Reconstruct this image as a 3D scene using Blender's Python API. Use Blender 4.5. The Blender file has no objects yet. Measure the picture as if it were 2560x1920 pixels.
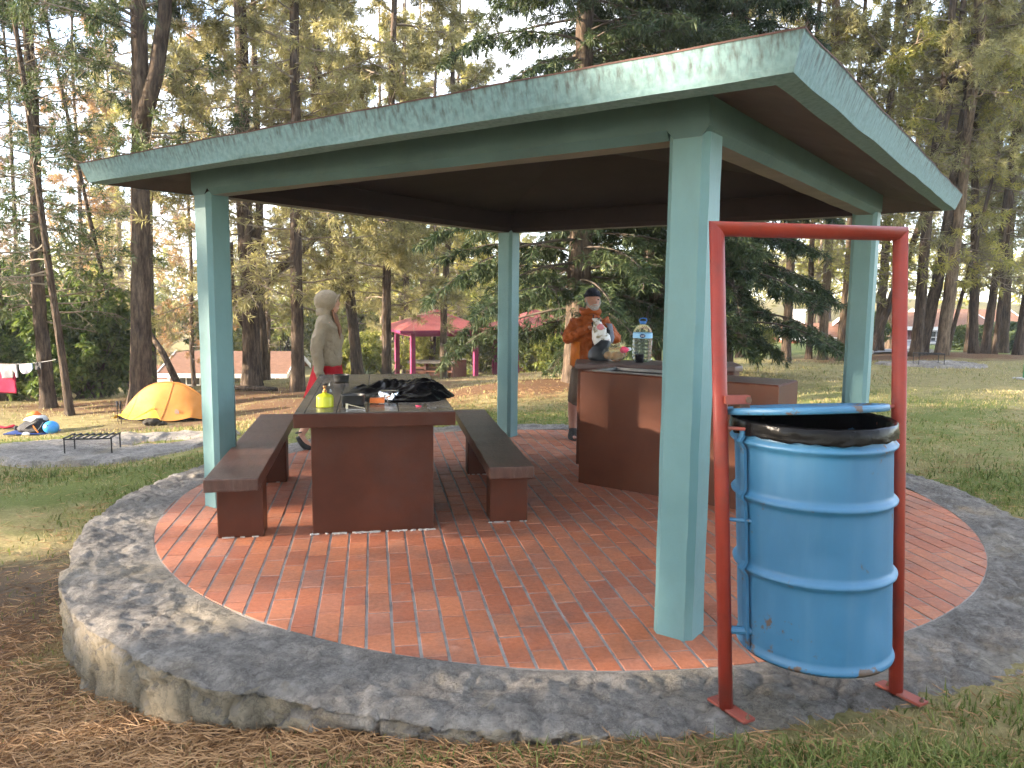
import bpy, bmesh, math, random
import numpy as np
from mathutils import Vector, Matrix, noise

random.seed(7)
rng = np.random.default_rng(11)
R = math.radians
scene = bpy.context.scene
COL = scene.collection

# ------------------------------------------------------------------ camera
cam_d = bpy.data.cameras.new('camera')
cam_d.sensor_width = 36.0
cam_d.lens = 26.97
cam_d.clip_start = 0.05
cam_d.clip_end = 2000.0
cam = bpy.data.objects.new('camera', cam_d)
COL.objects.link(cam)
pit, rol = R(6.533), R(0.572)
fw = Vector((0, math.cos(pit), -math.sin(pit)))
up = Vector((0, math.sin(pit), math.cos(pit)))
rt = Vector((1, 0, 0))
rt2 = rt * math.cos(rol) + up * math.sin(rol)
up2 = up * math.cos(rol) - rt * math.sin(rol)
mw = Matrix((rt2, up2, -fw)).transposed().to_4x4()
mw.translation = Vector((0, 0, 1.62))
cam.matrix_world = mw
scene.camera = cam

# ------------------------------------------------------------------ sky, sun, exposure
SUN_EL = R(13.5)
SUN_H = Vector((-0.984, -0.176, 0)).normalized()      # horizontal direction towards the sun
world = bpy.data.worlds.new('World')
scene.world = world
world.use_nodes = True
wn = world.node_tree
wn.nodes.clear()
w_out = wn.nodes.new('ShaderNodeOutputWorld')
w_bg = wn.nodes.new('ShaderNodeBackground')
w_sky = wn.nodes.new('ShaderNodeTexSky')
w_sky.sky_type = 'NISHITA'
w_sky.sun_disc = False
w_sky.sun_elevation = SUN_EL
w_sky.sun_rotation = math.atan2(SUN_H.x, SUN_H.y)
w_sky.altitude = 2500
w_sky.air_density = 1.0
w_sky.dust_density = 1.6
w_bg.inputs['Strength'].default_value = 0.15
# thin broken cloud over the whole sky
w_tc = wn.nodes.new('ShaderNodeTexCoord')
w_mp = wn.nodes.new('ShaderNodeMapping')
w_mp.inputs['Scale'].default_value = (1.0, 1.0, 2.2)
w_no = wn.nodes.new('ShaderNodeTexNoise')
w_no.inputs['Scale'].default_value = 2.4
w_no.inputs['Detail'].default_value = 7.0
w_no.inputs['Roughness'].default_value = 0.6
w_rp = wn.nodes.new('ShaderNodeValToRGB')
w_rp.color_ramp.elements[0].position = 0.36
w_rp.color_ramp.elements[0].color = (0.12, 0.12, 0.12, 1)
w_rp.color_ramp.elements[1].position = 0.62
w_rp.color_ramp.elements[1].color = (0.92, 0.92, 0.92, 1)
w_mx = wn.nodes.new('ShaderNodeMix')
w_mx.data_type = 'RGBA'
w_mx.inputs[7].default_value = (3.45, 3.5, 3.65, 1)
wn.links.new(w_tc.outputs['Generated'], w_mp.inputs[0])
wn.links.new(w_mp.outputs[0], w_no.inputs['Vector'])
wn.links.new(w_no.outputs[0], w_rp.inputs[0])
wn.links.new(w_rp.outputs[0], w_mx.inputs[0])
wn.links.new(w_sky.outputs[0], w_mx.inputs[6])
wn.links.new(w_mx.outputs[2], w_bg.inputs[0])
wn.links.new(w_bg.outputs[0], w_out.inputs[0])

sun_d = bpy.data.lights.new('sun', 'SUN')
sun_d.energy = 4.8
sun_d.angle = R(0.9)
sun_d.color = (1.0, 0.84, 0.66)
sun = bpy.data.objects.new('sun', sun_d)
COL.objects.link(sun)
sun_dir = Vector((SUN_H.x * math.cos(SUN_EL), SUN_H.y * math.cos(SUN_EL), math.sin(SUN_EL)))
sun.rotation_euler = sun_dir.to_track_quat('Z', 'Y').to_euler()
sun.location = (-30, -5, 20)

vs = scene.view_settings
vs.view_transform = 'Standard'
vs.look = 'None'
vs.gamma = 1.0
vs.use_curve_mapping = False
vs.exposure = 2.9
scene.cycles.max_bounces = 4
scene.cycles.diffuse_bounces = 2
scene.cycles.glossy_bounces = 2
scene.cycles.transmission_bounces = 4
scene.cycles.transparent_max_bounces = 6
scene.cycles.use_adaptive_sampling = True
scene.cycles.adaptive_threshold = 0.035

# ------------------------------------------------------------------ materials
MATS = {}

def new_mat(name):
    m = bpy.data.materials.new(name)
    m.use_nodes = True
    nt = m.node_tree
    return m, nt, nt.nodes['Principled BSDF']

def N(nt, t, **kw):
    n = nt.nodes.new(t)
    for k, v in kw.items():
        if k in n.inputs:
            n.inputs[k].default_value = v
        else:
            setattr(n, k, v)
    return n

def rgba(c):
    return (c[0], c[1], c[2], 1.0)

def ramp(nt, fac, stops):
    r = nt.nodes.new('ShaderNodeValToRGB')
    e = r.color_ramp.elements
    e[0].position, e[0].color = stops[0][0], rgba(stops[0][1])
    e[1].position, e[1].color = stops[-1][0], rgba(stops[-1][1])
    for p, c in stops[1:-1]:
        x = e.new(p)
        x.color = rgba(c)
    nt.links.new(fac, r.inputs[0])
    return r

def bump(nt, b, hsock, strength, dist):
    n = N(nt, 'ShaderNodeBump')
    n.inputs['Strength'].default_value = strength
    n.inputs['Distance'].default_value = dist
    nt.links.new(hsock, n.inputs['Height'])
    nt.links.new(n.outputs[0], b.inputs['Normal'])
    return n

def paint(name, col, rough=0.6, col2=None, scale=4.0, detail=6.0, bstr=0.25, bscale=60.0, bdist=0.004,
          metallic=0.0, spec=0.4, stretch=(1, 1, 1), dirt=None, dirt_amt=0.35, dscale=9.0, objrand=0.0, trans=0.0, edge=None, edge_r=.018):
    """a surface of one real colour with grain, blotches and fine relief"""
    if name in MATS:
        return MATS[name]
    m, nt, b = new_mat(name)
    tc = N(nt, 'ShaderNodeTexCoord')
    mp = N(nt, 'ShaderNodeMapping')
    mp.inputs['Scale'].default_value = stretch
    nt.links.new(tc.outputs['Object'], mp.inputs[0])
    n1 = N(nt, 'ShaderNodeTexNoise', Scale=scale, Detail=detail, Roughness=0.6)
    nt.links.new(mp.outputs[0], n1.inputs['Vector'])
    c2 = col2 or tuple(min(1, c * 1.35) for c in col)
    c1 = col if col2 else tuple(c * 0.72 for c in col)
    rp = ramp(nt, n1.outputs[0], [(0.32, c1), (0.68, c2)])
    cs = rp.outputs[0]
    if dirt:
        n2 = N(nt, 'ShaderNodeTexNoise', Scale=dscale, Detail=8.0, Roughness=0.7)
        nt.links.new(mp.outputs[0], n2.inputs['Vector'])
        r2 = ramp(nt, n2.outputs[0], [(0.5, (0, 0, 0)), (0.72, (dirt_amt,) * 3)])
        mx = N(nt, 'ShaderNodeMix', data_type='RGBA')
        nt.links.new(r2.outputs[0], mx.inputs[0])
        nt.links.new(cs, mx.inputs[6])
        mx.inputs[7].default_value = rgba(dirt)
        cs = mx.outputs[2]
    if objrand:
        oi = N(nt, 'ShaderNodeObjectInfo')
        ge = N(nt, 'ShaderNodeNewGeometry')
        ad = N(nt, 'ShaderNodeMath', operation='ADD')
        nt.links.new(oi.outputs['Random'], ad.inputs[0])
        nt.links.new(ge.outputs['Random Per Island'], ad.inputs[1])
        fr = N(nt, 'ShaderNodeMath', operation='FRACT')
        nt.links.new(ad.outputs[0], fr.inputs[0])
        mr = N(nt, 'ShaderNodeMapRange')
        mr.inputs['To Min'].default_value = 1 - objrand
        mr.inputs['To Max'].default_value = 1 + objrand
        nt.links.new(fr.outputs[0], mr.inputs[0])
        hs = N(nt, 'ShaderNodeHueSaturation')
        nt.links.new(mr.outputs[0], hs.inputs['Value'])
        nt.links.new(cs, hs.inputs['Color'])
        cs = hs.outputs[0]
    if edge:
        # paint rubbed off the arrises, in patches
        bv = N(nt, 'ShaderNodeBevel', samples=4)
        bv.inputs['Radius'].default_value = edge_r
        gm = N(nt, 'ShaderNodeNewGeometry')
        dt = N(nt, 'ShaderNodeVectorMath', operation='DOT_PRODUCT')
        nt.links.new(bv.outputs[0], dt.inputs[0]); nt.links.new(gm.outputs['Normal'], dt.inputs[1])
        e1 = N(nt, 'ShaderNodeMapRange')
        e1.inputs['From Min'].default_value = .995; e1.inputs['From Max'].default_value = .86
        nt.links.new(dt.outputs['Value'], e1.inputs[0])
        ne = N(nt, 'ShaderNodeTexNoise', Scale=11.0, Detail=8.0, Roughness=.7)
        nt.links.new(tc.outputs['Object'], ne.inputs['Vector'])
        re_ = ramp(nt, ne.outputs[0], [(.50, (0, 0, 0)), (.64, (.75,) * 3)])
        em = N(nt, 'ShaderNodeMath', operation='MULTIPLY')
        nt.links.new(e1.outputs[0], em.inputs[0]); nt.links.new(re_.outputs[0], em.inputs[1])
        mxe = N(nt, 'ShaderNodeMix', data_type='RGBA')
        nt.links.new(em.outputs[0], mxe.inputs[0]); nt.links.new(cs, mxe.inputs[6]); mxe.inputs[7].default_value = rgba(edge)
        cs = mxe.outputs[2]
    nt.links.new(cs, b.inputs['Base Color'])
    b.inputs['Roughness'].default_value = rough
    b.inputs['Metallic'].default_value = metallic
    b.inputs['Specular IOR Level'].default_value = spec
    if bstr:
        n3 = N(nt, 'ShaderNodeTexNoise', Scale=bscale, Detail=5.0, Roughness=0.65)
        nt.links.new(mp.outputs[0], n3.inputs['Vector'])
        bump(nt, b, n3.outputs[0], bstr, bdist)
    if trans:
        b.inputs['Transmission Weight'].default_value = trans
    MATS[name] = m
    return m

def foliage(name, ca, cb, cc, transl=0.35, rough=0.6):
    if name in MATS:
        return MATS[name]
    m, nt, b = new_mat(name)
    ge = N(nt, 'ShaderNodeNewGeometry')
    oi = N(nt, 'ShaderNodeObjectInfo')
    tc = N(nt, 'ShaderNodeTexCoord')
    no = N(nt, 'ShaderNodeTexNoise', Scale=0.9, Detail=3.0)
    nt.links.new(tc.outputs['Object'], no.inputs['Vector'])
    a1 = N(nt, 'ShaderNodeMath', operation='MULTIPLY_ADD')
    nt.links.new(ge.outputs['Random Per Island'], a1.inputs[0])
    a1.inputs[1].default_value = 0.45
    nt.links.new(no.outputs[0], a1.inputs[2])
    a2 = N(nt, 'ShaderNodeMath', operation='MULTIPLY_ADD')
    nt.links.new(oi.outputs['Random'], a2.inputs[0])
    a2.inputs[1].default_value = 0.22
    nt.links.new(a1.outputs[0], a2.inputs[2])
    rp = ramp(nt, a2.outputs[0], [(0.42, ca), (0.72, cb), (1.05, cc)])
    nt.links.new(rp.outputs[0], b.inputs['Base Color'])
    b.inputs['Roughness'].default_value = rough
    b.inputs['Specular IOR Level'].default_value = 0.25
    tr = N(nt, 'ShaderNodeBsdfTranslucent')
    nt.links.new(rp.outputs[0], tr.inputs['Color'])
    ms = N(nt, 'ShaderNodeMixShader')
    ms.inputs[0].default_value = transl
    nt.links.new(b.outputs[0], ms.inputs[1])
    nt.links.new(tr.outputs[0], ms.inputs[2])
    out = nt.nodes['Material Output']
    nt.links.new(ms.outputs[0], out.inputs['Surface'])
    MATS[name] = m
    return m

# ------------------------------------------------------------------ mesh building
class MB:
    """collects shapes for ONE mesh"""
    def __init__(self):
        self.v, self.f, self.mi = [], [], []
        self.cur = 0
    def add(self, vs_, fs_):
        o = len(self.v)
        self.v.extend([tuple(p) for p in vs_])
        for f in fs_:
            self.f.append(tuple(i + o for i in f))
            self.mi.append(self.cur)
        return self
    def box(self, c, s, rz=0.0, taper=1.0, mat=None):
        x, y, z = s[0] / 2, s[1] / 2, s[2] / 2
        pts = []
        for k, t in ((-z, 1.0), (z, taper)):
            for a, b_ in ((-x, -y), (x, -y), (x, y), (-x, y)):
                p = Vector((a * t, b_ * t, k))
                if rz:
                    p.rotate(Matrix.Rotation(rz, 3, 'Z'))
                if mat is not None:
                    p = mat @ p
                pts.append(p + Vector(c))
        return self.add(pts, [(3, 2, 1, 0), (4, 5, 6, 7), (0, 1, 5, 4), (1, 2, 6, 5), (2, 3, 7, 6), (3, 0, 4, 7)])
    def prism(self, poly, z0, z1):
        n = len(poly)
        pts = [(p[0], p[1], z0) for p in poly] + [(p[0], p[1], z1) for p in poly]
        fs = [tuple(range(n - 1, -1, -1)), tuple(range(n, 2 * n))]
        fs += [(i, (i + 1) % n, n + (i + 1) % n, n + i) for i in range(n)]
        return self.add(pts, fs)
    def tube(self, pts, rad, n=8, cap=True, flat=None):
        pts = [Vector(p) for p in pts]
        if not hasattr(rad, '__len__'):
            rad = [rad] * len(pts)
        rings = []
        prev = None
        for i, p in enumerate(pts):
            d = (pts[min(i + 1, len(pts) - 1)] - pts[max(i - 1, 0)])
            if d.length < 1e-9:
                d = Vector((0, 0, 1))
            d.normalize()
            if prev is None:
                a = Vector((0, 0, 1)) if abs(d.z) < 0.9 else Vector((1, 0, 0))
                x = d.cross(a).normalized()
            else:
                x = (prev - d * prev.dot(d)).normalized()
            prev = x
            y = d.cross(x)
            r = rad[i]
            rx, ry = (r if hasattr(r, '__len__') else (r, r))
            rings.append([p + x * rx * math.cos(2 * math.pi * k / n) + y * ry * math.sin(2 * math.pi * k / n) for k in range(n)])
        vs_ = [q for r in rings for q in r]
        fs = []
        for i in range(len(rings) - 1):
            for k in range(n):
                k2 = (k + 1) % n
                fs.append((i * n + k, i * n + k2, (i + 1) * n + k2, (i + 1) * n + k))
        if cap:
            fs.append(tuple(range(n - 1, -1, -1)))
            fs.append(tuple(range((len(rings) - 1) * n, len(rings) * n)))
        return self.add(vs_, fs)
    def rings(self, rs, n=20, cap=True):
        """stack of ellipses: (cx, cy, cz, rx, ry)"""
        vs_ = []
        for cx, cy, cz, rx, ry in rs:
            for k in range(n):
                a = 2 * math.pi * k / n
                vs_.append((cx + rx * math.cos(a), cy + ry * math.sin(a), cz))
        fs = []
        m = len(rs)
        for i in range(m - 1):
            for k in range(n):
                k2 = (k + 1) % n
                fs.append((i * n + k, i * n + k2, (i + 1) * n + k2, (i + 1) * n + k))
        if cap:
            fs.append(tuple(range(n - 1, -1, -1)))
            fs.append(tuple(range((m - 1) * n, m * n)))
        return self.add(vs_, fs)
    def lathe(self, prof, n=32, c=(0, 0, 0), cap=False):
        return self.rings([(c[0], c[1], c[2] + z, r, r) for r, z in prof], n, cap)
    def ball(self, c, r, n=14, m=9):
        rr = r if hasattr(r, '__len__') else (r, r, r)
        rs = []
        for i in range(m + 1):
            t = -math.pi / 2 + math.pi * i / m
            k = max(math.cos(t), 0.02)
            rs.append((c[0], c[1], c[2] + rr[2] * math.sin(t), rr[0] * k, rr[1] * k))
        return self.rings(rs, n)
    def grid(self, fn, nu, nv):
        vs_ = [fn(i / nu, j / nv) for j in range(nv + 1) for i in range(nu + 1)]
        fs = [(j * (nu + 1) + i, j * (nu + 1) + i + 1, (j + 1) * (nu + 1) + i + 1, (j + 1) * (nu + 1) + i)
              for j in range(nv) for i in range(nu)]
        return self.add(vs_, fs)
    def mesh(self, name, bevel=0.0, seg=2, smooth=False, weld=False):
        me = bpy.data.meshes.new(name)
        me.from_pydata([tuple(p) for p in self.v], [], self.f)
        if any(self.mi):
            me.polygons.foreach_set('material_index', self.mi)
        if bevel or weld:
            bm = bmesh.new()
            bm.from_mesh(me)
            if weld:
                bmesh.ops.remove_doubles(bm, verts=bm.verts, dist=1e-4)
            if bevel:
                es = [e for e in bm.edges if len(e.link_faces) == 2 and e.calc_face_angle(0) > 0.5]
                bmesh.ops.bevel(bm, geom=es, offset=bevel, segments=seg, affect='EDGES', profile=0.6)
            bm.to_mesh(me)
            bm.free()
        if smooth:
            me.polygons.foreach_set('use_smooth', [True] * len(me.polygons))
        me.update()
        return me

def link(name, me, m, parent=None, loc=None, rz=0.0, kind=None, smooth_angle=None):
    o = bpy.data.objects.new(name, me)
    COL.objects.link(o)
    if m is not None and me is not None:
        ms = m if isinstance(m, (list, tuple)) else [m]
        if not me.materials:
            for x in ms:
                me.materials.append(x)
    if parent is not None:
        o.parent = parent
    if loc is not None:
        o.location = loc
    if rz:
        o.rotation_euler = (0, 0, rz)
    if kind:
        o['kind'] = kind
    return o

def part(name, mb, m, parent, bevel=0.0, smooth=False, loc=None, rz=0.0, label=None, seg=2, weld=False):
    o = link(name, mb.mesh(name, bevel, seg, smooth, weld), m, parent, loc, rz)
    if label:
        o['label'] = label
    return o

def tag(o, label, cat, group=None):
    o['label'] = label
    o['category'] = cat
    if group:
        o['group'] = group
    return o

def thing(name, label, cat, loc=(0, 0, 0), rz=0.0, group=None):
    o = bpy.data.objects.new(name, None)
    o.empty_display_size = 0.1
    COL.objects.link(o)
    o.location = loc
    o.rotation_euler = (0, 0, rz)
    return tag(o, label, cat, group)

def remesh(o, voxel, smooth=4):
    md = o.modifiers.new('union', 'REMESH')
    md.mode = 'VOXEL'
    md.voxel_size = voxel
    md.use_smooth_shade = True
    if smooth:
        s = o.modifiers.new('soft', 'SMOOTH')
        s.iterations = smooth
        s.factor = 0.5
    return o

def np_mesh(name, verts, tris, smooth=False):
    me = bpy.data.meshes.new(name)
    nv, nt_ = len(verts), len(tris)
    k = tris.shape[1]
    me.vertices.add(nv)
    me.vertices.foreach_set('co', verts.astype(np.float32).ravel())
    me.loops.add(nt_ * k)
    me.loops.foreach_set('vertex_index', tris.astype(np.int32).ravel())
    me.polygons.add(nt_)
    me.polygons.foreach_set('loop_start', np.arange(0, nt_ * k, k, dtype=np.int32))
    me.polygons.foreach_set('loop_total', np.full(nt_, k, dtype=np.int32))
    if smooth:
        me.polygons.foreach_set('use_smooth', np.ones(nt_, dtype=bool))
    me.update(calc_edges=True)
    me.validate()
    return me

def unit(a):
    return a / np.maximum(np.linalg.norm(a, axis=-1, keepdims=True), 1e-9)

# ------------------------------------------------------------------ lie of the land
CTR = Vector((0.389, 6.233, 0))       # centre of the round platform
GCP = np.array([
    (-2.7, 4.4, -.45), (-2.1, 3.7, -.42), (-1.6, 3.3, -.30), (-1.2, 3.05, -.20), (-.58, 2.84, -.115), (0, 2.7, -.075),
    (.64, 2.7, -.03), (1.2, 2.6, -.015), (2.0, 3.0, -.015), (3, 4, -.02), (4, 6, -.02), (3.9, 9, -.04), (.4, 10, -.06),
    (-2, 9.6, -.30), (-3.4, 7, -.32), (-3.8, 5, -.5), (0, 0, -.05), (0, 1.6, -.03), (1.5, 1.5, .0), (-2.5, 2, -.3), (-4, 3, -.6), (3, 1, .05),
    (-5.9, 10.5, -.66), (-10, 16, -1.38), (-7.7, 16.5, -1.2), (-11.6, 19, -1.31), (-8.8, 18, -1.03), (-6.7, 20, -.96),
    (-7.2, 21, -.87), (-5.5, 19.5, -.77), (-5.65, 28, -1.23), (-12, 42, -5.2), (-14, 32, -3.4), (-1.3, 32, -2.0),
     (-7.8, 45, -2.6), (1.2, 14.5, -.01), (5, 17, -.1), (10.9, 20, -.09), (13.3, 24, -.05), (15, 25, -.05),
    (9.5, 24, -.36), (20, 55, -1.65), (24, 50, -1.1), (31, 55, -.96), (11.4, 17, -.11), (-14.8, 22, -1.5), (-12.4, 24, -1.76),
    (14.9, 30, -.56), (6, 9, -.03), (7.5, 12.7, -.03), (60, 60, -.5), (-40, 20, -2.5), (-30, -10, -1.5), (20, -10, .2),
    (0, 80, -3.2), (60, 130, 2), (-60, 130, -4), (2, 24, -.8), (0, -30, 0), (120, 20, 1), (-120, 20, -4), (0, 220, -2), (-18, 41, -5.1), (-20, 43, -5.3), (-3.5, 35, -2.4), (-1.2, 34.2, -2.35), (.5, 36, -2.4), (-5.5, 36.5, -2.4)])

def gz_arr(x, y):
    x = np.asarray(x, float); y = np.asarray(y, float)
    d2 = (x[..., None] - GCP[:, 0]) ** 2 + (y[..., None] - GCP[:, 1]) ** 2
    soft = 0.04 + 0.006 * (x ** 2 + y ** 2)
    w = 1.0 / (d2 + soft[..., None]) ** 1.6
    z = (w * GCP[:, 2]).sum(-1) / w.sum(-1)
    r = np.hypot(x - CTR.x, y - CTR.y)
    k = np.clip((r - 3.30) / 0.12, 0, 1)
    return z * k + np.minimum(z, -0.2) * (1 - k)

def gz(x, y):
    return float(gz_arr(np.array([x]), np.array([y]))[0])
# ------------------------------------------------------------------ ground
def vnoise(x, y, s, seed):
    """smooth value noise on numpy arrays, 0..1"""
    g = np.random.default_rng(seed).random((64, 64))
    u, v = x / s, y / s
    i, j = np.floor(u).astype(int), np.floor(v).astype(int)
    fu, fv = u - i, v - j
    fu, fv = fu * fu * (3 - 2 * fu), fv * fv * (3 - 2 * fv)
    a, b = g[i % 64, j % 64], g[(i + 1) % 64, j % 64]
    c, d = g[i % 64, (j + 1) % 64], g[(i + 1) % 64, (j + 1) % 64]
    return (a * (1 - fu) + b * fu) * (1 - fv) + (c * (1 - fu) + d * fu) * fv

def blob(x, y, cx, cy, rx, ry):
    return np.exp(-(((x - cx) / rx) ** 2 + ((y - cy) / ry) ** 2))

def zones(x, y):
    needles = (blob(x, y, -2.0, 2.6, 1.5, 1.0) + 0.9 * blob(x, y, -3.6, 3.2, 1.4, 1.5) + 0.55 * blob(x, y, -.2, 2.3, 1.3, .5)
               + 0.8 * blob(x, y, 14, 24.5, 5.5, 2.2) + 0.7 * blob(x, y, -10.5, 19, 4, 1.6) + 0.6 * blob(x, y, -4, 16, 4, 4)
               + .5 * blob(x, y, 1, 15, 3, 2.5) + .4 * blob(x, y, -2, 24, 6, 5))
    dirt = (0.95 * blob(x, y, -3.6, 4.7, .75, 1.2) + 0.75 * blob(x, y, -4.0, 3.0, 1.2, 1.2) + .75 * blob(x, y, 1.2, 14.5, 2.2, 1.4)
            + .5 * blob(x, y, -7, 15, 3, 2) + .4 * blob(x, y, -3.2, 8.3, .7, 1.0) + .4 * blob(x, y, -3, 21, 5, 4))
    green = (0.9 * blob(x, y, -4.4, 8.2, 1.6, 1.2) + .35 * blob(x, y, -6, 12, 5, 3) + .9 * blob(x, y, 14, 40, 14, 11) + .9 * blob(x, y, 30, 45, 14, 14) + .35 * blob(x, y, 1.7, 2.3, .9, .5)
             + .6 * blob(x, y, 4.6, 6.4, .8, 1.0) + .3 * blob(x, y, 6, 11, 3, 4) + .6 * blob(x, y, -.5, 10.8, 2.5, 1.0) + .12)
    n = vnoise(x, y, 0.45, 3) * 0.6 + vnoise(x, y, 1.7, 4) * 0.4
    return (np.clip(needles * (0.45 + n * 1.1), 0, 1), np.clip(dirt * (0.5 + n), 0, 1), np.clip(green * (0.3 + 1.3 * n), 0, 1))

def build_ground():
    n = 380
    u = np.linspace(-1, 1, n)
    xs = 260 * np.sinh(u * 5.6) / np.sinh(5.6)
    t = np.linspace(0, 1, n)
    ys = -30 + 0 * t
    a = np.linspace(-0.42, 1, n)
    ys = 3.2 + 330 * np.sinh(a * 5.4) / np.sinh(5.4)
    X, Y = np.meshgrid(xs, ys)
    Z = gz_arr(X, Y)
    d = np.hypot(X, Y)
    amp = np.clip((np.hypot(X - CTR.x, Y - CTR.y) - 3.5) / 0.6, 0, 1)
    Z += amp * ((vnoise(X, Y, .25, 1) - .5) * .02 + (vnoise(X, Y, 1.1, 2) - .5) * .05)
    V = np.stack([X, Y, Z], -1).reshape(-1, 3)
    idx = np.arange(n * n).reshape(n, n)
    F = np.stack([idx[:-1, :-1], idx[:-1, 1:], idx[1:, 1:], idx[1:, :-1]], -1).reshape(-1, 4)
    me = np_mesh('ground', V, F, True)
    nd, di, gr = zones(V[:, 0], V[:, 1])
    at = me.attributes.new('zone', 'FLOAT_COLOR', 'POINT')
    at.data.foreach_set('color', np.stack([nd, di, gr, np.ones_like(nd)], -1).astype(np.float32).ravel())
    m, nt, b = new_mat('turf')
    az = N(nt, 'ShaderNodeAttribute', attribute_name='zone')
    sp = N(nt, 'ShaderNodeSeparateColor')
    nt.links.new(az.outputs['Color'], sp.inputs[0])
    tc = N(nt, 'ShaderNodeTexCoord')
    n1 = N(nt, 'ShaderNodeTexNoise', Scale=2.2, Detail=9.0, Roughness=0.7)
    n2 = N(nt, 'ShaderNodeTexNoise', Scale=34.0, Detail=9.0, Roughness=0.8)
    mp = N(nt, 'ShaderNodeMapping')
    mp.inputs['Scale'].default_value = (1.0, 2.2, 1.0)
    nt.links.new(tc.outputs['Object'], mp.inputs[0])
    nt.links.new(mp.outputs[0], n1.inputs['Vector'])
    nt.links.new(tc.outputs['Object'], n2.inputs['Vector'])
    dry = ramp(nt, n2.outputs[0], [(.25, (.13, .108, .052)), (.55, (.27, .225, .105)), (.8, (.40, .34, .165))])
    grn = ramp(nt, n2.outputs[0], [(.25, (.055, .066, .020)), (.55, (.13, .150, .042)), (.85, (.22, .23, .08))])
    drt = ramp(nt, n2.outputs[0], [(.25, (.050, .037, .026)), (.6, (.12, .088, .060)), (.9, (.21, .165, .12))])
    ndl = ramp(nt, n2.outputs[0], [(.2, (.055, .034, .021)), (.55, (.15, .085, .046)), (.85, (.28, .17, .085))])
    def fac(sock, add):
        q = N(nt, 'ShaderNodeMath', operation='ADD')
        nt.links.new(sock, q.inputs[0])
        nt.links.new(n1.outputs[0], q.inputs[1])
        r_ = N(nt, 'ShaderNodeMapRange')
        r_.inputs['From Min'].default_value = add
        r_.inputs['From Max'].default_value = add + .35
        nt.links.new(q.outputs[0], r_.inputs[0])
        return r_.outputs[0]
    cur = dry.outputs[0]
    for sock, rp, add in ((sp.outputs[2], grn, .62), (sp.outputs[1], drt, .75), (sp.outputs[0], ndl, .72)):
        mx = N(nt, 'ShaderNodeMix', data_type='RGBA')
        nt.links.new(fac(sock, add), mx.inputs[0])
        nt.links.new(cur, mx.inputs[6])
        nt.links.new(rp.outputs[0], mx.inputs[7])
        cur = mx.outputs[2]
    nt.links.new(cur, b.inputs['Base Color'])
    b.inputs['Roughness'].default_value = .95
    b.inputs['Specular IOR Level'].default_value = .1
    bump(nt, b, n2.outputs[0], .8, .03)
    link('ground', me, m, kind='structure')

build_ground()

def blade_mat(name, c0, c1, c2):
    return foliage(name, c0, c1, c2, .3, .7)

def tri_blades(P, D, H, W, seed, lean=.45):
    """P base points, D unit side dirs, one bent blade = two triangles"""
    r = np.random.default_rng(seed)
    n = len(P)
    a = r.random(n) * 2 * np.pi
    side = np.stack([np.cos(a), np.sin(a), 0 * a], -1) * W[:, None]
    b = r.random(n) * 2 * np.pi
    ln = np.stack([np.cos(b), np.sin(b), 0 * b], -1) * (H * lean * r.random(n))[:, None]
    upv = np.zeros((n, 3)); upv[:, 2] = H
    mid = P + upv * .55 + ln * .4
    tip = P + upv * (1 - .3 * r.random(n))[:, None] + ln * 1.4
    V = np.stack([P - side, P + side, mid + side * .7, mid - side * .7, tip], 1).reshape(-1, 3)
    k = np.arange(n)[:, None] * 5
    T = np.concatenate([k + np.array([0, 1, 2]), k + np.array([0, 2, 3]), k + np.array([3, 2, 4])], 0)
    return V, T

def scatter(n, rmin, rmax, amin, amax, seed, p=1.0):
    r = np.random.default_rng(seed)
    rr = rmin * (rmax / rmin) ** (r.random(n) ** p)
    aa = R(amin) + (R(amax) - R(amin)) * r.random(n)
    x, y = rr * np.sin(aa), rr * np.cos(aa)
    keep = np.hypot(x - CTR.x, y - CTR.y) > 3.50 + 0.05 * r.random(n)
    return x[keep], y[keep], r

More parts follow.
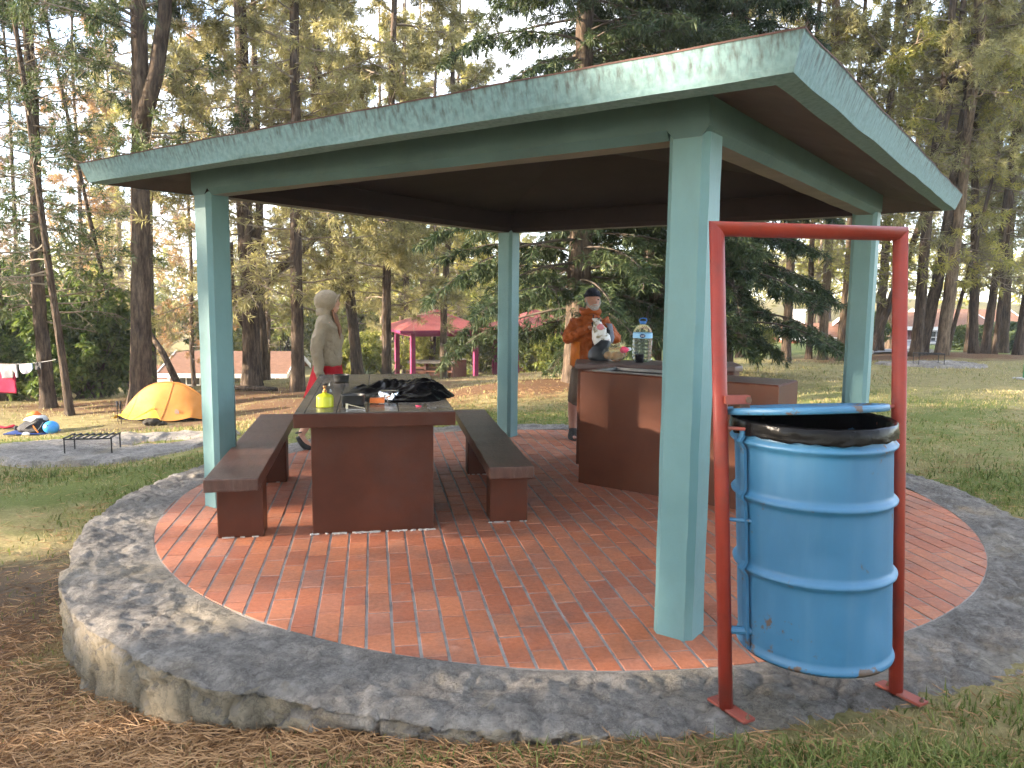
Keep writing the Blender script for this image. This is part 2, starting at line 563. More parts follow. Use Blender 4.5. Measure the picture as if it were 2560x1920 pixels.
def build_grass():
    x, y, r = scatter(250000, 1.9, 26, -40, 40, 21)
    nd, di, gr = zones(x, y)
    clump = vnoise(x, y, .16, 8)
    keep = r.random(len(x)) < np.clip(.42 + .8 * gr + .5 * (clump - .4) - .30 * di - .55 * nd, .06, 1)
    x, y, gr = x[keep], y[keep], gr[keep]
    clump = clump[keep]
    d = np.hypot(x, y)
    z = gz_arr(x, y)
    P = np.stack([x, y, z - .008], -1)
    H = (.012 + .018 * r.random(len(x))) * (0.7 + .8 * clump) * (1 + .06 * d)
    W = (.0016 + .0011 * r.random(len(x))) * (1 + .16 * d)
    isg = r.random(len(x)) < np.clip(.05 + .55 * gr, 0, .8)
    for nm, msk, m in (('grass', isg, blade_mat('grass_green', (.045, .060, .014), (.105, .135, .030), (.21, .22, .065))),
                       ('dry_grass', ~isg, blade_mat('grass_dry', (.17, .14, .06), (.30, .25, .11), (.42, .35, .17)))):
        V, T = tri_blades(P[msk], None, H[msk] * (1.25 if nm == 'grass' else .9), W[msk], 5)
        o = link(nm, np_mesh(nm, V, T), m, kind='stuff')
        o['label'] = ('short green grass blades around the stone platform' if nm == 'grass' else 'short straw coloured grass blades around the stone platform')
        o['category'] = 'grass'
    # longer tufts: at the drum's foot, along the kerb and in the sunny strip on the left
    tx, ty = [], []
    rr = np.random.default_rng(31)
    for cx, cy, sx, sy, n in ((1.45, 2.55, .26, .05, 1000), (1.15, 2.5, .25, .06, 600), (2.05, 2.86, .3, .08, 450), (.1, 2.62, .8, .04, 500), (-4.6, 8.4, 1.5, .6, 1300),
                              (-3.2, 7.0, .5, 1.0, 900), (.2, 10.5, 2.2, .5, 1200), (4.5, 6.3, .5, .5, 1200), (-1.75, 2.3, .3, .15, 400),
                              (-3.45, 4.35, .1, .1, 90), (-6.5, 12, 2, 1, 700), (-.8, 2.45, .5, .12, 600), (5.5, 9, 2, 2, 900)):
        tx.append(rr.normal(cx, sx, n)); ty.append(rr.normal(cy, sy, n))
    x, y = np.concatenate(tx), np.concatenate(ty)
    k = np.hypot(x - CTR.x, y - CTR.y) > 3.50
    x, y = x[k], y[k]
    d = np.hypot(x, y)
    P = np.stack([x, y, gz_arr(x, y) - .01], -1)
    H = (.03 + .055 * rr.random(len(x))) * (1 + .035 * d)
    W = (.0022 + .0012 * rr.random(len(x))) * (1 + .12 * d)
    V, T = tri_blades(P, None, H, W, 6, .9)
    o = link('grass_tuft', np_mesh('grass_tuft', V, T), blade_mat('grass_lush', (.045, .062, .014), (.11, .145, .032), (.24, .25, .08)), kind='stuff')
    o['label'] = 'longer bright green grass tufts along the kerb and under the drum'
    o['category'] = 'grass'

def build_litter():
    x, y, r = scatter(120000, 1.9, 14, -42, 40, 41)
    nd, di, gr = zones(x, y)
    keep = r.random(len(x)) < np.clip(nd * 1.0 + .13 + .25 * di, 0, 1)
    x, y = x[keep], y[keep]
    n = len(x)
    P = np.stack([x, y, gz_arr(x, y) + .004 + .022 * r.random(n)], -1)
    a = r.random(n) * np.pi * 2
    L = .025 + .045 * r.random(n)
    d = np.stack([np.cos(a), np.sin(a), (r.random(n) - .5) * .5], -1) * L[:, None]
    s = np.stack([-np.sin(a), np.cos(a), .2 + 0 * a], -1) * ((.0007 + .00025 * r.random(n)) * (1 + .1 * np.hypot(x, y)))[:, None]
    V = np.stack([P - d - s, P - d + s, P + d * .2 + s * 1.2 + np.array([0, 0, .004]), P + d], 1).reshape(-1, 3)
    k = np.arange(n)[:, None] * 4
    T = np.concatenate([k + np.array([0, 1, 2]), k + np.array([0, 2, 3])], 0)
    o = link('pine_needle_litter', np_mesh('pine_needle_litter', V, T),
             foliage('needle_litter', (.10, .050, .023), (.24, .125, .056), (.40, .24, .115), .15, .6), kind='stuff')
    o['label'] = 'fallen rust coloured pine needles lying on the ground'
    o['category'] = 'needles'

build_grass()
build_litter()

# ------------------------------------------------------------------ stone kerb ring
def stone_mat(name, dark=(.125, .114, .102), mid=(.255, .232, .207), lite=(.43, .395, .352), tan=(.37, .31, .215)):
    m, nt, b = new_mat(name)
    tc = N(nt, 'ShaderNodeTexCoord')
    n1 = N(nt, 'ShaderNodeTexNoise', Scale=3.0, Detail=12.0, Roughness=.72)
    n2 = N(nt, 'ShaderNodeTexNoise', Scale=26.0, Detail=9.0, Roughness=.75)
    n4 = N(nt, 'ShaderNodeTexNoise', Scale=1.3, Detail=5.0)
    vo = N(nt, 'ShaderNodeTexVoronoi', Scale=10.0, feature='DISTANCE_TO_EDGE')
    nd = N(nt, 'ShaderNodeTexNoise', Scale=5.0, Detail=6.0)
    ms = N(nt, 'ShaderNodeMix', data_type='VECTOR')
    ms.inputs[0].default_value = .35
    nt.links.new(tc.outputs['Object'], ms.inputs[4])
    nt.links.new(nd.outputs['Color'], ms.inputs[5])
    for q in (n1, n2, nd, n4):
        nt.links.new(tc.outputs['Object'], q.inputs['Vector'])
    nt.links.new(ms.outputs[1], vo.inputs['Vector'])
    av = N(nt, 'ShaderNodeMath', operation='MULTIPLY_ADD')
    nt.links.new(n2.outputs[0], av.inputs[0]); av.inputs[1].default_value = .45
    q5 = N(nt, 'ShaderNodeMath', operation='MULTIPLY'); q5.inputs[1].default_value = .6
    nt.links.new(n1.outputs[0], q5.inputs[0]); nt.links.new(q5.outputs[0], av.inputs[2])
    rp = ramp(nt, av.outputs[0], [(.38, dark), (.52, mid), (.68, lite)])
    # earth and lichen stains, more of them on the steep faces that the soil splashes
    ge = N(nt, 'ShaderNodeNewGeometry')
    sx = N(nt, 'ShaderNodeSeparateXYZ')
    nt.links.new(ge.outputs['True Normal'], sx.inputs[0])
    st = N(nt, 'ShaderNodeMapRange')
    st.inputs['From Min'].default_value = .75; st.inputs['From Max'].default_value = .15
    nt.links.new(sx.outputs[2], st.inputs[0])
    s2 = N(nt, 'ShaderNodeMath', operation='MULTIPLY_ADD')
    nt.links.new(st.outputs[0], s2.inputs[0]); s2.inputs[1].default_value = .22
    nt.links.new(n4.outputs[0], s2.inputs[2])
    s3 = ramp(nt, s2.outputs[0], [(.54, (0, 0, 0)), (.74, (.8, .8, .8))])
    mx = N(nt, 'ShaderNodeMix', data_type='RGBA')
    nt.links.new(s3.outputs[0], mx.inputs[0]); nt.links.new(rp.outputs[0], mx.inputs[6]); mx.inputs[7].default_value = rgba(tan)
    n6 = N(nt, 'ShaderNodeTexNoise', Scale=3.4, Detail=12.0, Roughness=.82)
    nt.links.new(tc.outputs['Object'], n6.inputs['Vector'])
    rg = N(nt, 'ShaderNodeMath', operation='SUBTRACT'); rg.inputs[1].default_value = .5
    nt.links.new(n6.outputs[0], rg.inputs[0])
    ra = N(nt, 'ShaderNodeMath', operation='ABSOLUTE'); nt.links.new(rg.outputs[0], ra.inputs[0])
    k6 = ramp(nt, ra.outputs[0], [(.0, (.38,) * 3), (.018, (.92,) * 3), (.2, (1.1,) * 3)])  # cracks darkened in the colour to strengthen the soft relief shading
    m6 = N(nt, 'ShaderNodeMix', data_type='RGBA', blend_type='MULTIPLY'); m6.inputs[0].default_value = .85
    nt.links.new(mx.outputs[2], m6.inputs[6]); nt.links.new(k6.outputs[0], m6.inputs[7])
    nt.links.new(m6.outputs[2], b.inputs['Base Color'])
    b.inputs['Roughness'].default_value = .9
    b.inputs['Specular IOR Level'].default_value = .2
    cr = N(nt, 'ShaderNodeMapRange'); cr.inputs['From Max'].default_value = .035
    nt.links.new(vo.outputs['Distance'], cr.inputs[0])
    h = N(nt, 'ShaderNodeMath', operation='MULTIPLY_ADD')
    nt.links.new(cr.outputs[0], h.inputs[0]); h.inputs[1].default_value = .12
    h2 = N(nt, 'ShaderNodeMath', operation='MULTIPLY_ADD'); h2.inputs[1].default_value = 1.6
    nt.links.new(ra.outputs[0], h2.inputs[0]); nt.links.new(av.outputs[0], h2.inputs[2])
    nt.links.new(h2.outputs[0], h.inputs[2])
    bump(nt, b, h.outputs[0], 1.0, .045)
    return m

STONE = stone_mat('grey_stone')

def rough_stone(p, amp, f):
    d = noise.voronoi(p * f, distance_metric='DISTANCE')[0]
    crack = max(0.0, 1 - (d[1] - d[0]) / .07)
    return amp * (noise.fractal(p * f * 1.3, 1.0, 2.0, 5) * .6 - 1.2 * crack)

def build_ring():
    n, top, side = 1300, 30, 22
    V, F = [], []
    rows = top + side
    for i in range(n):
        a = 2 * math.pi * i / n
        ca, sa = math.cos(a), math.sin(a)
        ro = 3.52 + .055 * noise.noise(Vector((ca * 2.2, sa * 2.2, 3))) + .035 * noise.noise(Vector((ca * 9, sa * 9, 1)))
        if -2.6 < math.atan2(sa, ca) < -2.0:
            ro += .05
        for j in range(rows):
            if j < top:
                t = j / (top - 1)
                r = 3.048 + (ro - 3.048) * t
                z = -.001 - .006 * min(1, t * 5) + (-.02 * max(0, t - .85) / .15)
                p = Vector((r * ca, r * sa, 0))
                z += rough_stone(p + Vector((0, 0, 5)), .012, 4.0) * min(1, t * 6) + .014 * noise.noise(p * 1.7) + .010 * noise.fractal(p * 13, 1, 2, 3) * min(1, t * 6)
                # chipped flat slabs
                s = noise.fractal(p * 6.0 + Vector((7, 0, 0)), 1.0, 2.0, 3)
                z += .009 * min(1, max(0, (s - .08) / .03)) * min(1, t * 6) - .002
                s = noise.fractal(p * 11.0 + Vector((1, 9, 0)), 1.0, 2.0, 3)
                z += .007 * min(1, max(0, (s - .08) / .04)) * min(1, t * 6)
                q = Vector((r * ca, r * sa, z))
            else:
                t = (j - top + 1) / side
                z = -.02 - .62 * t ** 1.2
                p = Vector((ro * ca, ro * sa, z * 1.4))
                r = ro + rough_stone(Vector((p.x, p.y, p.z * .8)), .028, 3.4) + .017 * noise.fractal(p * 13, 1, 2, 4) - .02 * t
                q = Vector((r * ca, r * sa, z))
            V.append(q)
    for i in range(n):
        i2 = (i + 1) % n
        for j in range(rows - 1):
            F.append((i * rows + j, i2 * rows + j, i2 * rows + j + 1, i * rows + j + 1))
    me = bpy.data.meshes.new('stone_kerb')
    me.from_pydata([tuple(v) for v in V], [], [tuple(reversed(f)) for f in F])
    me.polygons.foreach_set('use_smooth', [True] * len(me.polygons))
    me.update()
    link('stone_kerb', me, STONE, loc=(CTR.x, CTR.y, 0), kind='structure')

build_ring()

# ------------------------------------------------------------------ brick floor
def clip_poly(poly, rad):
    """clip a convex polygon to a circle (72 half planes)"""
    out = poly
    for k in range(96):
        a = 2 * math.pi * k / 96
        nx, ny = math.cos(a), math.sin(a)
        res = []
        for i in range(len(out)):
            p, q = out[i], out[(i + 1) % len(out)]
            dp, dq = rad - (p[0] * nx + p[1] * ny), rad - (q[0] * nx + q[1] * ny)
            if dp >= 0:
                res.append(p)
            if (dp >= 0) != (dq >= 0):
                t = dp / (dp - dq)
                res.append((p[0] + t * (q[0] - p[0]), p[1] + t * (q[1] - p[1])))
        out = res
        if len(out) < 3:
            return []
    return out

def inset_prism(mb, poly, z0, z1, ins):
    """a brick: prism with a narrow chamfer round its top"""
    cx = sum(p[0] for p in poly) / len(poly); cy = sum(p[1] for p in poly) / len(poly)
    n = len(poly)
    L = lambda k: [((p[0] - cx) * k + cx, (p[1] - cy) * k + cy) for p in poly]
    ext = max(math.hypot(p[0] - cx, p[1] - cy) for p in poly)
    tp = L(max(.3, 1 - ins / ext))
    pts = [(p[0], p[1], z0) for p in poly] + [(p[0], p[1], z1 - ins * .6) for p in poly] + [(p[0], p[1], z1) for p in tp]
    fs = [tuple(range(2 * n, 3 * n))]
    for k in range(2):
        fs += [(k * n + i, k * n + (i + 1) % n, (k + 1) * n + (i + 1) % n, (k + 1) * n + i) for i in range(n)]
    mb.add(pts, fs)

def brick_mat():
    m, nt, b = new_mat('terracotta_brick')
    oi = N(nt, 'ShaderNodeObjectInfo'); ge = N(nt, 'ShaderNodeNewGeometry')
    ad = N(nt, 'ShaderNodeMath', operation='ADD')
    nt.links.new(oi.outputs['Random'], ad.inputs[0]); nt.links.new(ge.outputs['Random Per Island'], ad.inputs[1])
    fr = N(nt, 'ShaderNodeMath', operation='FRACT'); nt.links.new(ad.outputs[0], fr.inputs[0])
    rp = ramp(nt, fr.outputs[0], [(0, (.31, .100, .052)), (.35, (.36, .118, .057)), (.7, (.41, .146, .070)), (1, (.34, .130, .076))])
    tc = N(nt, 'ShaderNodeNewGeometry')
    n1 = N(nt, 'ShaderNodeTexNoise', Scale=2.1, Detail=7.0, Roughness=.65)
    n2 = N(nt, 'ShaderNodeTexNoise', Scale=42.0, Detail=8.0, Roughness=.7)
    n3 = N(nt, 'ShaderNodeTexNoise', Scale=9.0, Detail=6.0, Roughness=.7)
    for q in (n1, n2, n3):
        nt.links.new(tc.outputs['Position'], q.inputs['Vector'])
    # soot and dust worn into the clay
    k1 = ramp(nt, n1.outputs[0], [(.46, (0, 0, 0)), (.70, (.62,) * 3)])
    mx = N(nt, 'ShaderNodeMix', data_type='RGBA')
    nt.links.new(k1.outputs[0], mx.inputs[0]); nt.links.new(rp.outputs[0], mx.inputs[6]); mx.inputs[7].default_value = (.13, .085, .07, 1)
    k3 = ramp(nt, n3.outputs[0], [(.56, (0, 0, 0)), (.74, (.55,) * 3)])
    m3 = N(nt, 'ShaderNodeMix', data_type='RGBA')
    nt.links.new(k3.outputs[0], m3.inputs[0]); nt.links.new(mx.outputs[2], m3.inputs[6]); m3.inputs[7].default_value = (.36, .20, .14, 1)
    k2 = ramp(nt, n2.outputs[0], [(.3, (.62,) * 3), (.62, (1.12,) * 3)])
    m2 = N(nt, 'ShaderNodeMix', data_type='RGBA', blend_type='MULTIPLY')
    m2.inputs[0].default_value = .8
    nt.links.new(m3.outputs[2], m2.inputs[6]); nt.links.new(k2.outputs[0], m2.inputs[7])
    nt.links.new(m2.outputs[2], b.inputs['Base Color'])
    rr = ramp(nt, n3.outputs[0], [(.3, (.42,) * 3), (.7, (.75,) * 3)])
    nt.links.new(rr.outputs[0], b.inputs['Roughness'])
    b.inputs['Specular IOR Level'].default_value = .4
    bump(nt, b, n2.outputs[0], .35, .004)
    return m

BRICK = brick_mat()
MORTAR = paint('mortar', (.15, .14, .13), .9, (.27, .25, .23), 6, bscale=90, bstr=.6, dirt=(.05, .045, .04), dirt_amt=.6)
BA = R(10.3)                                    # the brick rows run along the table

def build_bricks():
    mb = MB()
    mb.prism([(3.0475 * math.cos(2 * math.pi * k / 128), 3.0475 * math.sin(2 * math.pi * k / 128)) for k in range(128)], -.25, -.0045)
    fl = link('brick_floor', mb.mesh('brick_floor'), MORTAR, loc=(CTR.x, CTR.y, 0), rz=BA, kind='structure')
    pw, pl, j, jl = .1235, .262, .0150, .0090
    full = []
    for v in range(3):
        q = MB()
        w, l = pw - j, pl - jl
        e = [random.uniform(-.0016, .0016) for _ in range(8)]
        inset_prism(q, [(-w / 2 + e[0], -l / 2 + e[1]), (w / 2 + e[2], -l / 2 + e[3]), (w / 2 + e[4], l / 2 + e[5]), (-w / 2 + e[6], l / 2 + e[7])], -.03, 0, .0045)
        me = q.mesh('brick'); me.materials.append(BRICK); full.append(me)
    ca, sa = math.cos(BA), math.sin(BA)
    items = []
    ncol = int(3.1 / pw) + 1
    for i in range(-ncol, ncol + 1):
        off = random.uniform(-.04, .04) + (pl / 2 if i % 2 else 0)
        for k in range(-13, 14):
            cx, cy = i * pw, k * pl + off
            w, l = pw - j, pl - jl
            r = [(cx - w / 2, cy - l / 2), (cx + w / 2, cy - l / 2), (cx + w / 2, cy + l / 2), (cx - w / 2, cy + l / 2)]
            far = max(math.hypot(*p) for p in r)
            near = min(math.hypot(*p) for p in r)
            if near > 3.04:
                continue
            z = random.uniform(-.0022, .0012)
            wx, wy = CTR.x + cx * ca - cy * sa, CTR.y + cx * sa + cy * ca
            poly = None
            if far > 3.04:
                poly = clip_poly(r, 3.04)
                if not poly:
                    continue
            items.append((wx * wx + wy * wy * 1.0, cx, cy, z, poly))
    items.sort(key=lambda t: t[0])
    rest = MB()
    for n_, (d, cx, cy, z, poly) in enumerate(items):
        if n_ < 300:
            if poly:
                q = MB()
                inset_prism(q, [(p[0] - cx, p[1] - cy) for p in poly], -.03, 0, .003)
                me = q.mesh('brick')
            else:
                me = full[random.randrange(3)]
            link('brick', me, BRICK, fl, (cx, cy, z), rz=random.uniform(-.006, .006))
        else:
            w, l = pw - j, pl - jl
            inset_prism(rest, poly or [(cx - w / 2, cy - l / 2), (cx + w / 2, cy - l / 2), (cx + w / 2, cy + l / 2), (cx - w / 2, cy + l / 2)], -.03, z, .0045)
    link('brick_field', rest.mesh('brick_field'), BRICK, fl, kind='stuff')

build_bricks()

# ------------------------------------------------------------------ the shelter
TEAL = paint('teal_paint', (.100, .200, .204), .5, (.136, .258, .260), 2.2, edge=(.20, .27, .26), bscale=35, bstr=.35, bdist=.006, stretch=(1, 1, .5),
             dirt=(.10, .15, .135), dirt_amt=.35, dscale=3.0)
TEAL_SHADED = paint('shaded_teal_paint', (.052, .104, .106), .6, (.073, .138, .138), 2.2, bscale=30, bstr=.4, bdist=.008, dirt=(.08, .12, .10), dirt_amt=.4, dscale=3.0)  # darker copy of the column teal, shade under the roof put into the colour
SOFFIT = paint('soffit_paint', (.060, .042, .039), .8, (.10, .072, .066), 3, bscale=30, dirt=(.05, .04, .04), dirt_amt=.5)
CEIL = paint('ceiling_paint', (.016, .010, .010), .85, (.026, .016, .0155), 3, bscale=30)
RTILE = paint('red_roof_tile', (.060, .034, .028), .9, (.105, .055, .044), 6, bscale=40, dirt=(.08, .06, .05), dirt_amt=.6)

UNDER = paint('bare_cement', (.15, .145, .12), .8, (.20, .19, .16), 5, bscale=40)

def fascia_mat():
    m, nt, b = new_mat('weathered_teal_fascia')
    tc = N(nt, 'ShaderNodeTexCoord')
    mp = N(nt, 'ShaderNodeMapping'); mp.inputs['Scale'].default_value = (34, 34, 1.2)
    nt.links.new(tc.outputs['Object'], mp.inputs[0])
    n1 = N(nt, 'ShaderNodeTexNoise', Scale=1.0, Detail=5.0, Roughness=.6)
    nt.links.new(mp.outputs[0], n1.inputs['Vector'])
    n2 = N(nt, 'ShaderNodeTexNoise', Scale=1.0, Detail=4.0)
    nt.links.new(tc.outputs['Object'], n2.inputs['Vector'])
    n3 = N(nt, 'ShaderNodeTexNoise', Scale=40.0, Detail=6.0)
    nt.links.new(tc.outputs['Object'], n3.inputs['Vector'])
    sz = N(nt, 'ShaderNodeSeparateXYZ'); nt.links.new(tc.outputs['Object'], sz.inputs[0])
    top = N(nt, 'ShaderNodeMapRange'); top.inputs['From Min'].default_value = 2.40; top.inputs['From Max'].default_value = 2.53
    nt.links.new(sz.outputs[2], top.inputs[0])
    base = ramp(nt, n3.outputs[0], [(.3, (.110, .188, .190)), (.7, (.165, .255, .255))])
    # runs of mould that start at the roof edge and thin out downwards, in some stretches more than in others
    k1 = ramp(nt, n1.outputs[0], [(.46, (0, 0, 0)), (.66, (.85,) * 3)])
    a = N(nt, 'ShaderNodeMath', operation='MULTIPLY_ADD'); a.inputs[1].default_value = .75
    nt.links.new(top.outputs[0], a.inputs[0]); nt.links.new(n2.outputs[0], a.inputs[2])
    k2 = ramp(nt, a.outputs[0], [(.62, (.10,) * 3), (1.0, (.85,) * 3)])
    pr_ = N(nt, 'ShaderNodeMath', operation='MULTIPLY')
    nt.links.new(k1.outputs[0], pr_.inputs[0]); nt.links.new(k2.outputs[0], pr_.inputs[1])
    k3 = ramp(nt, a.outputs[0], [(1.13, (0, 0, 0)), (1.32, (.8,) * 3)])
    rp = N(nt, 'ShaderNodeMath', operation='MAXIMUM')
    nt.links.new(pr_.outputs[0], rp.inputs[0]); nt.links.new(k3.outputs[0], rp.inputs[1])
    mx = N(nt, 'ShaderNodeMix', data_type='RGBA')
    nt.links.new(rp.outputs[0], mx.inputs[0]); nt.links.new(base.outputs[0], mx.inputs[6]); mx.inputs[7].default_value = (.042, .035, .031, 1)
    nt.links.new(mx.outputs[2], b.inputs['Base Color'])
    b.inputs['Roughness'].default_value = .75
    b.inputs['Specular IOR Level'].default_value = .3
    bump(nt, b, n3.outputs[0], .4, .006)
    return m

FASCIA = fascia_mat()

def build_shelter():
    th = R(35.472)
    sh = thing('picnic_shelter', 'teal painted open concrete picnic shelter with low hipped slab roof and streaked fascia', 'shelter', (CTR.x, CTR.y, 0), -th)
    a = 1.882
    s, ch = .196 / 2, .030
    for sx, sy in ((1, -1), (-1, -1), (1, 1), (-1, 1)):
        prof = []
        for qx, qy in ((1, -1), (1, 1), (-1, 1), (-1, -1)):
            e = [(s * qx - ch * qx, s * qy), (s * qx, s * qy - ch * qy)]
            if (qx * qy) > 0:
                e.reverse()
            prof += e
        mb = MB()
        rows = 34
        V = []
        for r_ in range(rows + 1):
            z = 2.352 * r_ / rows
            for k, p in enumerate(prof):
                jx = .0028 * noise.noise(Vector((sx * 3 + k * 5.1, sy * 7, z * 6)))
                flare = 1 + .025 * math.exp(-z / .02)
                V.append((p[0] * flare + jx, p[1] * flare + jx * .7, z - (.004 if r_ == 0 else 0)))
        n = len(prof)
        F = [(r_ * n + k, r_ * n + (k + 1) % n, (r_ + 1) * n + (k + 1) % n, (r_ + 1) * n + k) for r_ in range(rows) for k in range(n)]
        F.append(tuple(rows * n + k for k in range(n)))
        mb.add(V, F)
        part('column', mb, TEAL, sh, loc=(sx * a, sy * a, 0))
    # beams between the columns, lower arrises chamfered
    w = .1005
    prof = [(-w, 2.535), (-w, 2.372), (-w + .035, 2.33), (w - .035, 2.33), (w, 2.372), (w, 2.535)]
    for k in range(4):
        mb = MB()
        L = a + w if k % 2 == 0 else a - w
        segs = 40
        V = []
        for i in range(segs + 1):
            y = -L + 2 * L * i / segs
            for q, (px, pz) in enumerate(prof):
                jj = .003 * noise.noise(Vector((k * 9 + q * 3.3, y * 3, 1)))
                V.append((px + jj, y, pz + jj))
        n = len(prof)
        F = [(i * n + q, (i + 1) * n + q, (i + 1) * n + (q + 1) % n, i * n + (q + 1) % n) for i in range(segs) for q in range(n)]
        mb.add(V, F)
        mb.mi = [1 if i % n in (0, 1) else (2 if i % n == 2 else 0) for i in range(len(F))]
        mb.add([V[q] for q in range(n)], [tuple(range(n))]); mb.add([V[segs * n + q] for q in range(n)], [tuple(reversed(range(n)))])
        o = part('beam', mb, [TEAL_SHADED, CEIL, UNDER], sh, rz=k * math.pi / 2)
        o.location = Matrix.Rotation(k * math.pi / 2, 3, 'Z') @ Vector((a, 0, 0))
    # roof: fascia band, soffit, ceiling and cover
    def loop(hw, z, segs=46, jit=0.0, seed=0):
        pts = []
        for k in range(4):
            for i in range(segs):
                t = -1 + 2 * i / segs
                p = Vector((hw, t * hw, z))
                p = Matrix.Rotation(k * math.pi / 2, 3, 'Z') @ p
                jz = jit * noise.noise(Vector((p.x * 2.5, p.y * 2.5, seed)))
                pts.append((p.x + jz * .5, p.y + jz * .5, p.z + jz))
        return pts
    def strip(loops):
        mb = MB()
        n = len(loops[0])
        V = [p for l in loops for p in l]
        F = [(r_ * n + k, r_ * n + (k + 1) % n, (r_ + 1) * n + (k + 1) % n, (r_ + 1) * n + k) for r_ in range(len(loops) - 1) for k in range(n)]
        mb.add(V, F)
        return mb
    fa = part('roof_slab', strip([loop(2.392, 2.392, jit=.004, seed=1), loop(2.475, 2.403, jit=.007, seed=2), loop(2.483, 2.425, jit=.006, seed=3),
                                  loop(2.520, 2.535, jit=.007, seed=4), loop(2.30, 2.56)]), FASCIA, sh)
    cov = strip([loop(2.522, 2.531, jit=.007, seed=4), loop(2.523, 2.538, jit=.008, seed=4), loop(2.44, 2.556), loop(1.2, 2.70), loop(.02, 2.86)])
    part('roof_cover', cov, RTILE, fa)
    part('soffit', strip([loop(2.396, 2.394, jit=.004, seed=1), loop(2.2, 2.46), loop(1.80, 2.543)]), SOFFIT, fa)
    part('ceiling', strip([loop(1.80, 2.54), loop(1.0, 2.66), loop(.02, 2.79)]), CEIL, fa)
    return sh

build_shelter()
# ------------------------------------------------------------------ table and benches
BROWN = paint('brown_paint', (.050, .0135, .0062), .42, (.078, .022, .0105), 3.0, bscale=26, bstr=.3, bdist=.004, spec=.22, edge=(.17, .085, .055),
              dirt=(.05, .03, .025), dirt_amt=.5, dscale=2.2)
BROWN_TOP = paint('worn_brown_paint', (.052, .022, .015), .40, (.085, .038, .026), 5.0, bscale=45, bstr=.7, bdist=.004, spec=.4, edge=(.19, .11, .08), stretch=(5, 1, 1),
                  dirt=(.15, .10, .08), dirt_amt=.35, dscale=7)
TILE = paint('dark_glazed_tile', (.075, .064, .055), .26, (.105, .092, .08), 5.0, bscale=20, bstr=.12, bdist=.003, spec=.5, objrand=.14)
GROUT = paint('dark_grout', (.03, .027, .025), .9)
CEMENT = paint('cement_smear', (.30, .285, .26), .9, (.5, .48, .45), 30, bscale=60)

def build_table():
    t = thing('picnic_table', 'brown concrete picnic table with dark tiled top and solid pedestal under the teal shelter', 'table', (-1.12, 6.235, 0), R(10.3))
    mb = MB(); mb.box((0, 0, .796), (1.06, 2.47, .092))
    top = part('table_top', mb, BROWN, t, bevel=.006)
    xs = [-.524, -.460, -.256, -.052, .152, .356, .524]
    ys = [-1.229]
    while ys[-1] + .204 < 1.229:
        ys.append(ys[-1] + (.204 if len(ys) > 1 else .17))
    ys.append(1.229)
    g = MB(); g.box((0, 0, .8432), (1.046, 2.456, .0034)); part('grout_bed', g, GROUT, top)
    for i in range(len(xs) - 1):
        for k in range(len(ys) - 1):
            w, l = xs[i + 1] - xs[i] - .005, ys[k + 1] - ys[k] - .005
            if w < .01 or l < .01:
                continue
            q = MB()
            q.box((0, 0, 0), (w, l, .008))
            part('tile', q, TILE, top, bevel=.0015, seg=1, loc=((xs[i] + xs[i + 1]) / 2, (ys[k] + ys[k + 1]) / 2, .8475 + random.uniform(-.0006, .0006)))
    mb = MB(); mb.box((-.02, -.05, .3745), (.82, 2.14, .751))
    part('pedestal', mb, BROWN, t, bevel=.008)
    q = MB()
    for k in range(60):
        x = -.435 + .83 * k / 59
        if noise.noise(Vector((k * .31, 3, 0))) < -.05:
            continue
        q.box((x, -1.124 - random.random() * .008, .003), (.012 + .012 * random.random(), .008 + random.random() * .026, .003 + .006 * random.random()), rz=random.uniform(-.6, .6))
    part('cement_seam', q, CEMENT, t)

def build_bench(loc, rz, L, w, label, legs):
    b = thing('bench', label, 'bench', loc, rz, 'brown benches beside the picnic table')
    mb = MB()
    n = 36
    V = []
    for i in range(n + 1):
        y = -L / 2 + L * i / n
        for x, z in ((-w / 2, .368), (w / 2, .368), (w / 2, .452), (-w / 2, .452)):
            j = .0035 * noise.noise(Vector((x * 9 + loc[0], y * 5, z * 9)))
            V.append((x + j, y, z + j))
    F = [(i * 4 + k, (i + 1) * 4 + k, (i + 1) * 4 + (k + 1) % 4, i * 4 + (k + 1) % 4) for i in range(n) for k in range(4)]
    F += [(0, 1, 2, 3), (n * 4 + 3, n * 4 + 2, n * 4 + 1, n * 4)]
    mb.add(V, F)
    part('seat', mb, BROWN_TOP, b, bevel=.008)
    for y in legs:
        mb = MB(); mb.box((.015, y, .184), (w - .04, .21, .372), taper=1.0)
        part('leg', mb, BROWN, b, bevel=.010)
        c = MB()
        for k in range(24):
            if noise.noise(Vector((k * .4, y * 9, loc[0]))) < 0:
                continue
            c.box((-w / 2 + .02 + (w - .04) * k / 23, y - .107, .003), (.014, .014 + .012 * random.random(), .006), rz=random.uniform(-.4, .4))
        part('cement_seam', c, CEMENT, b)

build_table()
build_bench((-2.03, 6.09, 0), R(10.8), 2.73, .335, 'brown concrete bench left of the table beside the left column', (-1.03, .50))
build_bench((-.215, 6.515, 0), R(9.5), 2.69, .315, 'brown concrete bench right of the table in the middle of the floor', (-1.03, .46))

